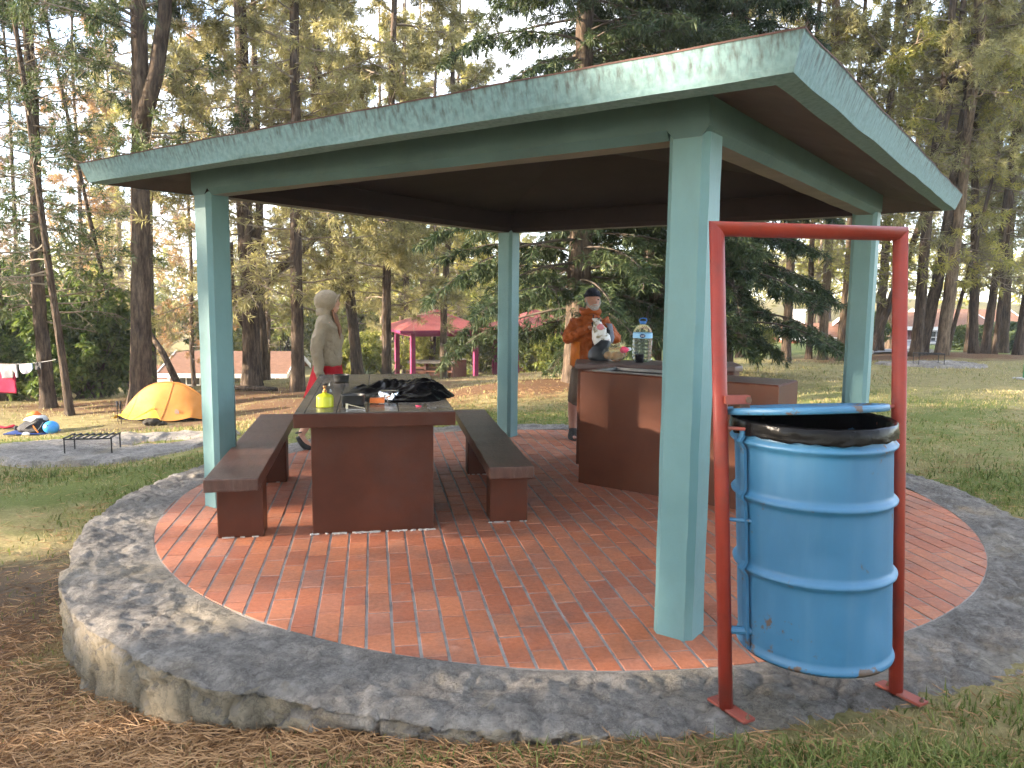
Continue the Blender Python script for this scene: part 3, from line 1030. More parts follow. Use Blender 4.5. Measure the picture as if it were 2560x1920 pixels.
# ------------------------------------------------------------------ grill counter and serving counter
STEEL = paint('dull_steel', (.13, .13, .13), .45, (.22, .22, .215), 12, bscale=80, bstr=.1, metallic=.85)
SOOT = paint('soot', (.012, .011, .011), .85, (.03, .028, .026), 12, bscale=60)
BROWN_C = paint('counter_brown', (.078, .023, .011), .42, (.115, .038, .018), 1.6, bscale=18, bstr=.25, bdist=.005, spec=.25, edge=(.20, .11, .075), dirt=(.07, .035, .025), dirt_amt=.5, dscale=2.0)
COUNTER_TOP = paint('counter_top_paint', (.085, .052, .042), .38, (.135, .085, .07), 4, bscale=40, bstr=.3, spec=.5, dirt=(.2, .17, .15), dirt_amt=.3, dscale=5)

def quad_strip(loops, close_first=False, close_last=False):
    mb = MB()
    n = len(loops[0])
    V = [p for l in loops for p in l]
    F = [(r_ * n + k, r_ * n + (k + 1) % n, (r_ + 1) * n + (k + 1) % n, (r_ + 1) * n + k) for r_ in range(len(loops) - 1) for k in range(n)]
    if close_last:
        F.append(tuple((len(loops) - 1) * n + k for k in range(n)))
    if close_first:
        F.append(tuple(reversed(range(n))))
    return mb.add(V, F)

def rect(x0, y0, x1, y1, z):
    return [(x0, y0, z), (x1, y0, z), (x1, y1, z), (x0, y1, z)]

def build_counters():
    g = thing('grill_counter', 'brown concrete barbecue counter with sunken steel grill behind the front column', 'counter', (.592, 6.599, 0), R(-35.47))
    L, D, H = 1.69, .50, .985
    mb = quad_strip([rect(0, 0, L, D, -.004), rect(0, 0, L, D, H - .012), rect(.012, .012, L - .012, D - .012, H - .0005)])
    part('body', mb, BROWN_C, g)
    mb = quad_strip([rect(.0125, .0125, L - .0125, D - .0125, H), rect(.10, .07, .98, D - .06, H), rect(.10, .07, .98, D - .06, H - .2)], close_last=True)
    part('counter_top', mb, COUNTER_TOP, g)
    f = quad_strip([rect(.085, .055, .995, D - .045, H + .002), rect(.085, .055, .995, D - .045, H + .008), rect(.125, .09, .955, D - .08, H + .008), rect(.125, .09, .955, D - .08, H - .05)])
    fr = part('grill_rim', f, STEEL, g)
    for k in range(22):
        q = MB(); y = .095 + (D - .185) * k / 21
        q.tube([(.125, y, H - .018), (.955, y, H - .018)], .004, 6)
        part('grate_bar', q, SOOT, fr)
    b = MB(); b.box((.54, D / 2, H - .15), (.86, D - .15, .06)); part('ash_bed', b, SOOT, g)
    s = thing('serving_counter', 'longer brown concrete serving counter behind the barbecue, bags and water jug on it', 'counter', (.63, 7.34, 0), R(-6.0))
    poly = [(0, 0), (1.46, 0), (1.53, .08), (1.53, .48), (0, .48)]
    mb = MB(); mb.prism(poly, -.004, .93); part('body', mb, BROWN_C, s, bevel=.008)
    mb = MB(); mb.prism([(-.03, -.03), (1.47, -.03), (1.56, .07), (1.56, .51), (-.03, .51)], .931, .985); part('counter_top', mb, COUNTER_TOP, s, bevel=.012)

build_counters()

# ------------------------------------------------------------------ waste drum in its pipe frame
RED = paint('red_enamel', (.195, .024, .015), .42, (.25, .036, .022), 4, bscale=50, bstr=.15, spec=.28, dirt=(.12, .04, .03), dirt_amt=.6, dscale=7)
RED_D = paint('faded_red_enamel', (.20, .045, .032), .5, (.27, .065, .045), 9, bscale=60, dirt=(.09, .05, .04), dirt_amt=.7)

def drum_mat():
    m, nt, b = new_mat('blue_drum_paint')
    tc = N(nt, 'ShaderNodeTexCoord')
    n1 = N(nt, 'ShaderNodeTexNoise', Scale=2.5, Detail=6.0); n2 = N(nt, 'ShaderNodeTexNoise', Scale=6.5, Detail=10.0, Roughness=.72)
    n3 = N(nt, 'ShaderNodeTexNoise', Scale=30.0, Detail=6.0)
    mp = N(nt, 'ShaderNodeMapping'); mp.inputs['Scale'].default_value = (1, 1, .35)
    nt.links.new(tc.outputs['Object'], mp.inputs[0])
    nt.links.new(mp.outputs[0], n1.inputs['Vector'])
    for q in (n2, n3):
        nt.links.new(tc.outputs['Object'], q.inputs['Vector'])
    base = ramp(nt, n1.outputs[0], [(.3, (.020, .100, .195)), (.7, (.033, .136, .250))])
    sz = N(nt, 'ShaderNodeSeparateXYZ'); nt.links.new(tc.outputs['Object'], sz.inputs[0])
    low = N(nt, 'ShaderNodeMapRange'); low.inputs['From Min'].default_value = .46; low.inputs['From Max'].default_value = .25; low.inputs['To Max'].default_value = .075
    nt.links.new(sz.outputs[2], low.inputs[0])
    s = N(nt, 'ShaderNodeMath', operation='ADD'); nt.links.new(n2.outputs[0], s.inputs[0]); nt.links.new(low.outputs[0], s.inputs[1])
    rp = ramp(nt, s.outputs[0], [(.635, (0, 0, 0)), (.655, (1, 1, 1))])
    rp.color_ramp.interpolation = 'LINEAR'
    mx = N(nt, 'ShaderNodeMix', data_type='RGBA')
    nt.links.new(rp.outputs[0], mx.inputs[0]); nt.links.new(base.outputs[0], mx.inputs[6]); mx.inputs[7].default_value = (.075, .045, .03, 1)
    # scraped hoops and pale dust runs
    cx_ = N(nt, 'ShaderNodeMath', operation='MULTIPLY_ADD'); cx_.inputs[1].default_value = .064
    nt.links.new(sz.outputs[2], cx_.inputs[0]); nt.links.new(sz.outputs[0], cx_.inputs[2])
    cv = N(nt, 'ShaderNodeCombineXYZ'); nt.links.new(cx_.outputs[0], cv.inputs[0]); nt.links.new(sz.outputs[1], cv.inputs[1])
    ln = N(nt, 'ShaderNodeVectorMath', operation='LENGTH'); nt.links.new(cv.outputs[0], ln.inputs[0])
    hp = N(nt, 'ShaderNodeMapRange'); hp.inputs['From Min'].default_value = .296; hp.inputs['From Max'].default_value = .306; hp.inputs['To Max'].default_value = .10
    nt.links.new(ln.outputs['Value'], hp.inputs[0])
    n5 = N(nt, 'ShaderNodeTexNoise', Scale=14.0, Detail=8.0, Roughness=.75); nt.links.new(tc.outputs['Object'], n5.inputs['Vector'])
    s5 = N(nt, 'ShaderNodeMath', operation='ADD'); nt.links.new(n5.outputs[0], s5.inputs[0]); nt.links.new(hp.outputs[0], s5.inputs[1])
    r5 = ramp(nt, s5.outputs[0], [(.70, (0, 0, 0)), (.73, (.9,) * 3)])
    m5 = N(nt, 'ShaderNodeMix', data_type='RGBA')
    nt.links.new(r5.outputs[0], m5.inputs[0]); nt.links.new(mx.outputs[2], m5.inputs[6]); m5.inputs[7].default_value = (.05, .045, .045, 1)
    mp7 = N(nt, 'ShaderNodeMapping'); mp7.inputs['Scale'].default_value = (9, 9, .8); nt.links.new(tc.outputs['Object'], mp7.inputs[0])
    n7 = N(nt, 'ShaderNodeTexNoise', Scale=1.6, Detail=8.0, Roughness=.7); nt.links.new(mp7.outputs[0], n7.inputs['Vector'])
    r7 = ramp(nt, n7.outputs[0], [(.48, (0, 0, 0)), (.78, (.22,) * 3)])
    m7 = N(nt, 'ShaderNodeMix', data_type='RGBA')
    nt.links.new(r7.outputs[0], m7.inputs[0]); nt.links.new(m5.outputs[2], m7.inputs[6]); m7.inputs[7].default_value = (.12, .20, .27, 1)
    nt.links.new(m7.outputs[2], b.inputs['Base Color'])
    rr7 = ramp(nt, n7.outputs[0], [(.3, (.36,) * 3), (.7, (.58,) * 3)]); nt.links.new(rr7.outputs[0], b.inputs['Roughness'])
    b.inputs['Roughness'].default_value = .34
    b.inputs['Specular IOR Level'].default_value = .5
    b.inputs['Coat Weight'].default_value = .0
    b.inputs['Coat Roughness'].default_value = .15
    bump(nt, b, n3.outputs[0], .06, .004)
    return m

BLUE = drum_mat()
BLACKBAG = paint('black_plastic_film', (.003, .003, .0035), .20, (.006, .006, .007), 6, bscale=22, bstr=.25, bdist=.01, spec=.13)
RUST = paint('rusty_iron', (.07, .035, .02), .8, (.14, .08, .05), 14, bscale=70)

def build_drum():
    st = thing('waste_drum_stand', 'blue steel oil drum waste bin hung in a tall red pipe frame', 'waste bin', (1.231, 2.942, 0), R(10.5))
    K = -.064
    def lean(mb, k=K):
        mb.v = [(x + k * z, y, z) for x, y, z in mb.v]
        return mb
    H, pr = 1.872, .0275
    fr = []
    for sx in (-1, 1):
        mb = MB(); mb.tube([(sx * .377, 0, .008), (sx * .377, 0, .9), (sx * .377, 0, H - .022)], pr, 18)
        mb.v[-18:] = [(x, y, H + sx * (x - sx * .377)) for x, y, z in mb.v[-18:]]
        po = part('post', lean(mb), RED, st, smooth=False)
        for p in po.data.polygons: p.use_smooth = len(p.vertices) == 4
        pl = MB(); pl.box((sx * .377 + .012, -.015, .011), (.058, .20, .012), rz=.32)
        pp = part('foot_plate', pl, RED_D, st, bevel=.002)
        for yy in (-.085, .055):
            q = MB(); q.tube([(sx * .377 + .012 - yy * .33, -.015 + yy, .015), (sx * .377 + .012 - yy * .33, -.015 + yy, .024)], .009, 6)
            q.tube([(sx * .377 + .012 - yy * .33, -.015 + yy, .022), (sx * .377 + .012 - yy * .33, -.015 + yy, .034)], .0045, 8)
            part('bolt', q, RUST, pp)
    mb = MB(); mb.tube([(-.377, 0, H), (.377, 0, H)], pr, 18)
    mb.v = [(x + (1 if x > 0 else -1) * (z - H), y, z) for x, y, z in mb.v]
    po = part('crossbar', lean(mb), RED, st)
    for p in po.data.polygons: p.use_smooth = len(p.vertices) == 4
    # drum body with rolled hoops
    prof = [(.02, .262), (.285, .262), (.292, .252), (.296, .262), (.292, .275), (.286, .285)]
    ribs = (.59, .875, 1.085)
    z = .30
    while z < 1.15:
        r = .287
        for rb in ribs:
            r += .0185 * math.exp(-((z - rb) / .0135) ** 2)
        prof.append((r, z))
        z += .0075
    prof += [(.287, 1.150), (.295, 1.157), (.293, 1.164), (.284, 1.160), (.276, 1.13), (.262, 1.0), (.262, .45), (.02, .45)]
    mb = MB(); mb.lathe(prof, 72)
    for i, (x, y, zz) in enumerate(mb.v):       # a few dents
        a = math.atan2(y, x)
        d = -.010 * math.exp(-((a + 1.15) / .22) ** 2 - ((zz - .46) / .09) ** 2) - .006 * math.exp(-((a + 2.0) / .18) ** 2 - ((zz - .70) / .06) ** 2)
        d += .0015 * noise.noise(Vector((x * 8, y * 8, zz * 6)))
        k = 1 + d / .287
        mb.v[i] = (x * k, y * k, zz)
    dr = part('drum', lean(mb), BLUE, st, smooth=True)
    mb = MB()                                   # hinge strap down the left side
    pts = []
    for i in range(60):
        zz = .27 + .86 * i / 59
        r = .297 + sum(.0185 * math.exp(-((zz - rb) / .016) ** 2) for rb in ribs)
        pts.append((r, zz))
    a0 = math.pi + .10
    V = []
    for r, zz in pts:
        for da, dr_ in ((-.045, 0), (.045, 0), (.045, .012), (-.045, .012)):
            V.append(((r + dr_) * math.cos(a0 + da), (r + dr_) * math.sin(a0 + da), zz))
    F = [(i * 4 + k, (i + 1) * 4 + k, (i + 1) * 4 + (k + 1) % 4, i * 4 + (k + 1) % 4) for i in range(59) for k in range(4)]
    mb.add(V, F)
    part('seam_strap', lean(mb), BLUE, dr, smooth=False)
    for zz, rr, m, x1 in ((.335, .016, BLUE, -.22), (.78, .008, BLUE, -.27), (1.135, .007, RED_D, -.29)):
        q = MB(); q.tube([(-.37, 0, zz), (x1, -.05, zz)], rr, 10); part('pivot_pin', lean(q), m, st)
    for zz in (.42, .80, 1.14, 1.205):
        q = MB(); q.tube([(.37, 0, zz), (.27, -.02, zz)], .007, 8); part('pivot_pin', lean(q), RED_D, st)
    q = MB(); q.box((-.325, -.03, 1.245), (.10, .03, .032)); br = part('hinge_bracket', lean(q), RED_D, st, bevel=.002)
    q = MB(); q.tube([(-.285, -.05, 1.245), (-.285, -.01, 1.245)], .012, 8); part('bolt', lean(q), RUST, br)
    q = MB(); q.box((-.30, -.02, 1.215), (.05, .035, .03), rz=.3); part('hinge', lean(q), RUST, br)
    # lid, lifted a little on the camera side
    prof = [(.015, .012), (.18, .012), (.20, .006), (.25, .006), (.27, .014), (.298, .013), (.303, .008), (.303, -.010), (.298, -.012), (.294, -.002), (.02, -.002)]
    mb = MB(); mb.lathe(prof, 64)
    ld = part('lid', mb, BLUE, st, smooth=False)
    for p in ld.data.polygons: p.use_smooth = True
    ld.location = (-.115, 0.0, 1.200)
    ld.rotation_euler = (R(-7.6), R(-1.0), 0)
    # bin liner, folded over the rim
    lb = MB()
    n = 120
    def rr(k, base, amp, s):
        a = 2 * math.pi * k / n
        return base + amp * noise.noise(Vector((math.cos(a) * s, math.sin(a) * s, base * 50)))
    loops = []
    for base, z0, amp, s, az in ((.302, 1.112, .005, 9, .012), (.305, 1.117, .004, 12, .006), (.303, 1.122, .003, 22, .004), (.306, 1.135, .004, 10, .004), (.302, 1.147, .003, 26, .004), (.303, 1.163, .004, 8, .003), (.296, 1.171, .003, 8, .003), (.272, 1.158, .004, 10, .006), (.265, 1.0, .014, 4, .0), (.235, .80, .03, 3, 0), (.05, .76, .01, 3, 0)):
        loops.append([(rr(k, base, amp, s) * math.cos(2 * math.pi * k / n), rr(k, base, amp, s) * math.sin(2 * math.pi * k / n), z0 + az * noise.noise(Vector((k * .35, z0 * 30, 2)))) for k in range(n)])
    lb = lean(quad_strip(loops, close_last=True))
    o = link('bin_liner', lb.mesh('bin_liner', smooth=True), BLACKBAG, loc=(1.231, 2.942, 0), rz=R(10.5))
    tag(o, 'black plastic bin liner folded over the rim of the blue drum', 'bin liner')

build_drum()

# ------------------------------------------------------------------ things on the picnic table
TZ = .8522
POT = paint('anodised_pot', (.050, .048, .045), .42, (.075, .07, .065), 8, bscale=80, bstr=.08, metallic=.55)
BRUSHED = paint('polished_steel', (.5, .5, .49), .2, (.62, .61, .60), 5, bscale=80, bstr=.05, metallic=1.0)
LIME = paint('lime_enamel', (.42, .44, .012), .3, (.50, .50, .02), 3, bstr=0)
ORANGE_P = paint('orange_plastic', (.72, .15, .02), .4, (.80, .19, .035), 5, bstr=.05)
FOIL = paint('foil', (.75, .75, .76), .18, (.85, .85, .86), 20, bscale=25, bstr=.8, bdist=.01, metallic=1.0)
COPPER = paint('brass', (.45, .20, .07), .3, (.55, .28, .1), 8, bstr=.05, metallic=1.0)
PINK = paint('pink_plastic', (.75, .06, .14), .4, bstr=0)

def build_table_things():
    c = thing('gas_stove', 'lime yellow gas canister with small folding burner on the table corner', 'camp stove', (-1.285, 5.225, TZ), .4)
    mb = MB(); mb.lathe([(.01, .003), (.05, .003), (.0575, 0), (.0595, .004), (.0585, .010), (.0585, .062), (.055, .074), (.042, .084), (.022, .091), (.014, .096), (.012, .102)], 36)
    part('canister', mb, LIME, c, smooth=True)
    mb = MB(); mb.lathe([(.011, .098), (.014, .1), (.014, .112), (.008, .114), (.008, .13), (.011, .132), (.011, .145), (.002, .146)], 20)
    part('valve', mb, COPPER, c, smooth=True)
    mb = MB(); mb.tube([(.01, 0, .122), (.035, .004, .122)], .003, 8); mb.tube([(.035, .004, .122), (.045, .006, .105), (.038, .005, .098), (.03, .004, .108)], .0018, 6)
    part('control_knob', mb, BRUSHED, c)
    mb = MB(); mb.lathe([(.002, .146), (.016, .148), (.018, .153), (.016, .158), (.002, .157)], 20); part('burner_head', mb, SOOT, c, smooth=True)
    for k in range(3):
        a = k * 2.094 + .3
        ca, sa = math.cos(a), math.sin(a)
        mb = MB(); mb.tube([(.009 * ca, .009 * sa, .133), (.034 * ca, .034 * sa, .140), (.036 * ca, .036 * sa, .158), (.056 * ca, .056 * sa, .170)], [.003, .003, .003, .0022], 6)
        part('pot_support', mb, SOOT if k == 1 else BRUSHED, c)
    def pot(loc, r, h, label, handle):
        p = thing('cooking_pot', label, 'pot', loc, 0, 'camping pots on the table')
        mb = MB(); mb.lathe([(.004, .003), (r * .86, .003), (r * .95, .010), (r * .985, .02), (r, h - .004), (r + .003, h - .002), (r + .003, h + .001), (r - .001, h + .001), (r - .003, h - .006), (r * .95, .014), (.004, .007)], 40)
        part('pot_body', mb, POT, p, smooth=True)
        if handle == 'wire':
            mb = MB(); mb.tube([(-r, .012, h - .018), (-r - .05, .022, h - .014), (-r - .105, .022, h - .012), (-r - .112, .012, h - .012), (-r - .112, -.012, h - .026), (-r - .105, -.022, h - .028), (-r - .05, -.022, h - .026), (-r, -.012, h - .026)], .0022, 6)
            part('handle', mb, BRUSHED, p)
        else:
            mb = MB(); mb.box((-r - .004, 0, h - .012), (.012, .03, .012)); part('handle_lug', mb, POT, p, bevel=.002)
    pot((-1.112, 5.325, TZ), .081, .073, 'larger dark camping pot without handle near the table front', 'lug')
    pot((-1.50, 6.70, TZ), .066, .068, 'smaller dark camping pot with wire handle at the far end of the table', 'wire')
    b = thing('steel_bowl', 'upturned polished steel bowl in front of the black bag', 'bowl', (-.915, 5.66, TZ + .006))
    mb = MB(); mb.lathe([(.079, 0), (.080, .004), (.079, .040), (.074, .052), (.064, .057), (.004, .058)], 40); part('bowl_body', mb, BRUSHED, b, smooth=True)
    mb = MB(); mb.tube([(.080, 0, .022), (.087, .0, .025), (.087, .0, .018)], .003, 6); part('lug', mb, BRUSHED, b)
    o = MB(); o.prism([(-.052, -.02), (0, -.028), (.05, -.02), (.05, .02), (-.052, .02)], 0, .036)
    tag(link('orange_case', o.mesh('orange_case', .003), ORANGE_P, loc=(-.955, 5.40, TZ + .005), rz=.06), 'small bright orange box beside the foil on the table', 'box')
    m = MB(); m.ball((0, 0, .034), (.038, .033, .033), 12, 8)
    m.v = [tuple(Vector(v) + Vector((noise.noise(Vector(v) * 40), noise.noise(Vector(v) * 40 + Vector((3, 0, 0))), noise.noise(Vector(v) * 40 + Vector((0, 5, 0))))) * .016) for v in m.v]
    tag(link('foil_ball', m.mesh('foil_ball'), FOIL, loc=(-.872, 5.46, TZ + .006)), 'crumpled silver foil ball on the table by the steel bowl', 'foil')
    g = thing('pot_gripper', 'pale aluminium pot gripper lying at the table front edge', 'pot gripper', (-1.05, 5.092, TZ), R(6))
    mb = MB(); mb.prism([(-.062, -.006), (-.046, -.010), (.066, -.006), (.066, .006), (-.05, .010), (-.062, .006)], .006, .011)
    mb.v = [(x, y, z + max(0, .035 - (x + .062) * .30)) for x, y, z in mb.v]
    part('upper_arm', mb, BRUSHED, g)
    mb = MB(); mb.prism([(-.062, -.006), (.066, -.005), (.066, .005), (-.062, .006)], .001, .005); part('lower_arm', mb, BRUSHED, g)
    mb = MB(); mb.box((-.054, 0, .022), (.018, .013, .034)); part('jaw', mb, BRUSHED, g, bevel=.002)
    mb = MB(); mb.lathe([(.001, .0008), (.017, .0008), (.0185, .003), (.017, .006), (.001, .0065)], 20)
    mb.v = [(x * 1.15, y * .8, z + .004 * max(0, -x * 30)) for x, y, z in mb.v]
    tag(link('pink_disc', mb.mesh('pink_disc', smooth=True), PINK, loc=(-.647, 5.27, TZ)), 'small bright pink disc on the bare right side of the table', 'disc')
    mb = MB(); mb.tube([(.030 * math.cos(a * .2094), .030 * math.sin(a * .2094), .0018) for a in range(31)], .0018, 6)  # ring stain on the table top, modelled as a thin tube
    tag(link('ring_mark', mb.mesh('ring_mark', smooth=True), paint('ring_mark_grey', (.12, .12, .115), .6), loc=(-.548, 5.215, TZ)), 'thin grey ring mark near the right table corner', 'ring')
    # black plastic bag, crumpled
    nu, nv = 110, 44
    V = []
    for j in range(nv + 1):
        t = j / nv
        for i in range(nu):
            a = 2 * math.pi * i / nu
            ca, sa = math.cos(a), math.sin(a)
            ext = .40 + .07 * noise.noise(Vector((ca * 2, sa * 2, 4)) ) + .03 * noise.noise(Vector((ca * 7, sa * 7, 4)))
            rx, ry = (ext * (1.03 if ca > 0 else 1.12)), ext * (.92 if sa < 0 else .80)
            x, y = rx * ca * t, ry * sa * t
            e = min(1, (1 - t) * 5)
            h = .010 + .098 * math.exp(-((x - .18) / .17) ** 2 - ((y - .06) / .20) ** 2) + .075 * math.exp(-((x + .10) / .15) ** 2 - ((y - .16) / .14) ** 2) + .035 * math.exp(-((x + .32) / .12) ** 2 - ((y - .1) / .12) ** 2)
            p = Vector((x, y, 0))
            rg = 1 - abs(noise.noise(p * 9 + Vector((1.7, 0, 3)))) * 2
            rg2 = 1 - abs(noise.noise(p * 21 + Vector((5, 2, 0)))) * 2
            h += (.022 * rg + .010 * rg2) * min(1, .35 + h * 9) * (.4 + .6 * e)
            V.append((x, y, max(.0015, h * (e ** .6)) if t < 1 else .001))
    F = [(j * nu + i, j * nu + (i + 1) % nu, (j + 1) * nu + (i + 1) % nu, (j + 1) * nu + i) for j in range(nv) for i in range(nu)]
    mb = MB(); mb.add(V, F)
    tag(link('plastic_bag', mb.mesh('plastic_bag', smooth=True), BLACKBAG, loc=(-.86, 5.83, TZ)), 'crumpled black plastic bag spread over the middle of the table', 'bag')

build_table_things()

# ------------------------------------------------------------------ things on the serving counter
CZ = .9858
def clear_mat(name, col, rough, alpha_like=.9, ior=1.2):
    m, nt, b = new_mat(name)
    b.inputs['Base Color'].default_value = rgba(col)
    b.inputs['Transmission Weight'].default_value = alpha_like
    b.inputs['Roughness'].default_value = rough
    b.inputs['IOR'].default_value = ior
    return m
PET = clear_mat('clear_blue_bottle', (.80, .90, .97), .04, .96, 1.12)
FILM = clear_mat('milky_plastic_film', (.80, .79, .70), .22, .9, 1.06)
JBLUE = paint('blue_cap', (.02, .13, .42), .35, bstr=0)
JLABEL = paint('pale_blue_label', (.22, .50, .78), .4, (.30, .58, .84), 4, bstr=0)
WHITE = paint('white_plastic', (.78, .78, .77), .45, bstr=.05)
NAVY = paint('navy_print', (.01, .04, .16), .5, bstr=0)

def text_part(txt, size, m, parent, loc, rot, extr=.001):
    cu = bpy.data.curves.new('lettering', 'FONT')
    cu.body = txt; cu.size = size; cu.align_x = 'CENTER'; cu.align_y = 'CENTER'; cu.extrude = extr
    o = bpy.data.objects.new('lettering', cu)
    dg = bpy.context.evaluated_depsgraph_get()
    COL.objects.link(o)
    dg.update()
    me = bpy.data.meshes.new_from_object(o.evaluated_get(dg))
    bpy.data.objects.remove(o)
    q = link('lettering', me, m, parent, loc)
    q.rotation_euler = rot
    return q

def build_counter_things():
    j = thing('water_jug', 'large clear water jug with blue cap and label on the serving counter', 'water jug', (1.29, 7.61, CZ), R(-10))
    prof = [(.01, .004), (.07, .002), (.088, .008), (.096, .03)]
    for k in range(24):
        z = .03 + .19 * k / 23
        prof.append((.0965 - .0022 * (1 + math.cos(z * 165)), z))
    prof += [(.0955, .235), (.0955, .285), (.092, .305), (.078, .335), (.056, .360), (.034, .372), (.027, .378), (.027, .39), (.002, .39)]
    mb = MB(); mb.lathe(prof, 48); part('bottle', mb, PET, j, smooth=True)
    wp = [(.002, .008), (.070, .008), (.088, .014), (.092, .035), (.0915, .045), (.002, .045)]
    mb = MB(); mb.lathe([(.0968, .236), (.0968, .284)], 48); lb = part('label_band', mb, JLABEL, j, smooth=True)
    mb = MB(); mb.ball((0, -.0965, .26), (.028, .003, .020), 20, 8); part('label_roundel', mb, NAVY, lb, smooth=True)
    text_part('ciel', .026, WHITE, lb, (0, -.1008, .261), (R(90), 0, 0))
    mb = MB(); mb.lathe([(.029, .372), (.031, .374), (.031, .398), (.027, .402), (.002, .402)], 28); part('cap', mb, JBLUE, j, smooth=True)
    mb = MB(); mb.tube([(-.028, 0, .385), (-.034, 0, .41), (-.028, 0, .426), (0, 0, .432), (.03, 0, .428), (.036, 0, .412), (.030, 0, .39)], .0055, 8); part('handle', mb, JBLUE, j, smooth=True)
    m = thing('mug', 'small black enamel mug in front of the water jug', 'mug', (1.243, 7.475, CZ), R(170))
    mb = MB(); mb.lathe([(.004, .002), (.036, .002), (.040, .006), (.041, .078), (.0435, .082), (.0415, .083), (.039, .078), (.038, .008), (.004, .006)], 32)
    BLK = paint('black_enamel', (.010, .011, .014), .2, bstr=0, spec=.6)
    part('mug_body', mb, BLK, m, smooth=True)
    mb = MB(); mb.tube([(.040, 0, .066), (.060, 0, .066), (.068, 0, .052), (.066, 0, .030), (.056, 0, .018), (.040, 0, .018)], .0045, 8); part('handle', mb, BLK, m, smooth=True)
    # knotted grocery bag
    b = thing('grocery_bag', 'knotted translucent grocery bag of bread rolls on the serving counter', 'bag', (1.02, 7.63, CZ), .1)
    mb = MB(); mb.ball((0, 0, .075), (.125, .09, .075), 34, 20)
    mb.v = [(x, y, max(.001, z + .012 * noise.noise(Vector((x, y, z)) * 22) + .008 * (1 - abs(noise.noise(Vector((x, y, z)) * 30))) - .004)) for x, y, z in mb.v]
    mb.tube([(.0, 0, .135), (-.01, .01, .155), (-.03, .0, .165)], [.03, .012, .02], 10)
    mb.tube([(.0, 0, .14), (.02, .01, .158), (.05, .0, .162)], [.02, .012, .018], 10)
    part('bag_film', mb, FILM, b, smooth=True)
    BREAD = paint('bread_crust', (.40, .21, .09), .7, (.52, .30, .14), 12, bscale=40)
    for x, y, z, r_ in ((-.06, 0, .06, .045), (.0, -.02, .055, .05), (.05, .02, .06, .045)):
        mb = MB(); mb.ball((x, y, z), (r_ * 1.05, r_ * .9, r_ * .8), 16, 10); part('bread_roll', mb, BREAD, b, smooth=True)
    mb = MB(); mb.ball((.085, -.04, .115), (.045, .025, .035), 16, 10)
    mb.v = [(x + .006 * noise.noise(Vector((x, y, z)) * 40), y, z + .008 * noise.noise(Vector((x, y, z)) * 35)) for x, y, z in mb.v]
    part('pink_packet', mb, PINK, b, smooth=True)
    mb = MB(); mb.ball((.135, -.02, .12), (.03, .02, .022), 14, 8)
    mb.v = [(x, y, z + .009 * noise.noise(Vector((x, y, z)) * 45)) for x, y, z in mb.v]
    part('paper_twist', mb, WHITE, b)
    # dark dry sack
    mb = MB(); mb.rings([(0, 0, 0, .095, .075), (0, 0, .03, .11, .085), (0, 0, .09, .105, .08), (.02, .0, .14, .085, .065), (.05, .01, .18, .06, .045), (.06, .01, .20, .04, .03)], 40)
    mb.v = [tuple(Vector(v) * (1 + .10 * noise.noise(Vector(v) * 14))) for v in mb.v]
    o = link('dry_sack', mb.mesh('dry_sack', smooth=True), paint('charcoal_nylon', (.020, .022, .027), .5, (.035, .038, .045), 8, bscale=40, bstr=.4), loc=(.875, 7.72, CZ))
    remesh(o, .008, 2)
    tag(o, 'dark charcoal fabric sack slumped on the serving counter beside the man', 'sack')

build_counter_things()
# ------------------------------------------------------------------ trees
def bark_mat(name, dark, mid, lite, sc=1.0):
    m, nt, b = new_mat(name)
    tc = N(nt, 'ShaderNodeTexCoord')
    mp = N(nt, 'ShaderNodeMapping'); mp.inputs['Scale'].default_value = (14 * sc, 14 * sc, 2.6 * sc)
    nt.links.new(tc.outputs['Object'], mp.inputs[0])
    n1 = N(nt, 'ShaderNodeTexNoise', Scale=1.0, Detail=8.0, Roughness=.7)
    nt.links.new(mp.outputs[0], n1.inputs['Vector'])
    n2 = N(nt, 'ShaderNodeTexNoise', Scale=.8, Detail=3.0)
    nt.links.new(tc.outputs['Object'], n2.inputs['Vector'])
    a = N(nt, 'ShaderNodeMath', operation='MULTIPLY_ADD'); a.inputs[1].default_value = .3
    nt.links.new(n2.outputs[0], a.inputs[0]); nt.links.new(n1.outputs[0], a.inputs[2])
    rp = ramp(nt, a.outputs[0], [(.48, dark), (.66, mid), (.85, lite)])
    nt.links.new(rp.outputs[0], b.inputs['Base Color'])
    b.inputs['Roughness'].default_value = .95
    b.inputs['Specular IOR Level'].default_value = .1
    bump(nt, b, n1.outputs[0], 1.0, .05)
    return m

BARK = bark_mat('pine_bark', (.022, .016, .012), (.075, .055, .040), (.16, .12, .085))
BARK_P = bark_mat('pale_sunlit_pine_bark', (.05, .036, .024), (.15, .11, .075), (.27, .20, .135))  # paler copy of the bark; sunlit trunks carry the sun in this colour
TWIG_D = paint('dark_twig', (.045, .034, .025), .9, (.085, .066, .048), 3, bstr=0)
TWIG = paint('dead_twig', (.14, .11, .078), .9, (.24, .195, .14), 3, bstr=0)
PINE_D = foliage('pine_needles_dark', (.018, .034, .014), (.045, .072, .026), (.10, .125, .04), .30)
PINE_O = foliage('pine_needles_olive', (.088, .086, .036), (.195, .185, .078), (.34, .31, .13), .45)
PINE_Y = foliage('pine_needles_sun_tinted', (.11, .13, .028), (.25, .25, .055), (.44, .39, .11), .50)  # sun on the crowns is put into this brighter needle colour
PINE_B = foliage('pine_needles_dry', (.16, .085, .038), (.30, .175, .08), (.44, .29, .13), .45)
CYPR = foliage('cypress_sprays', (.009, .020, .009), (.024, .044, .017), (.062, .082, .028), .18)
LEAF_G = foliage('shrub_leaves', (.022, .045, .010), (.060, .105, .020), (.14, .18, .04), .40)
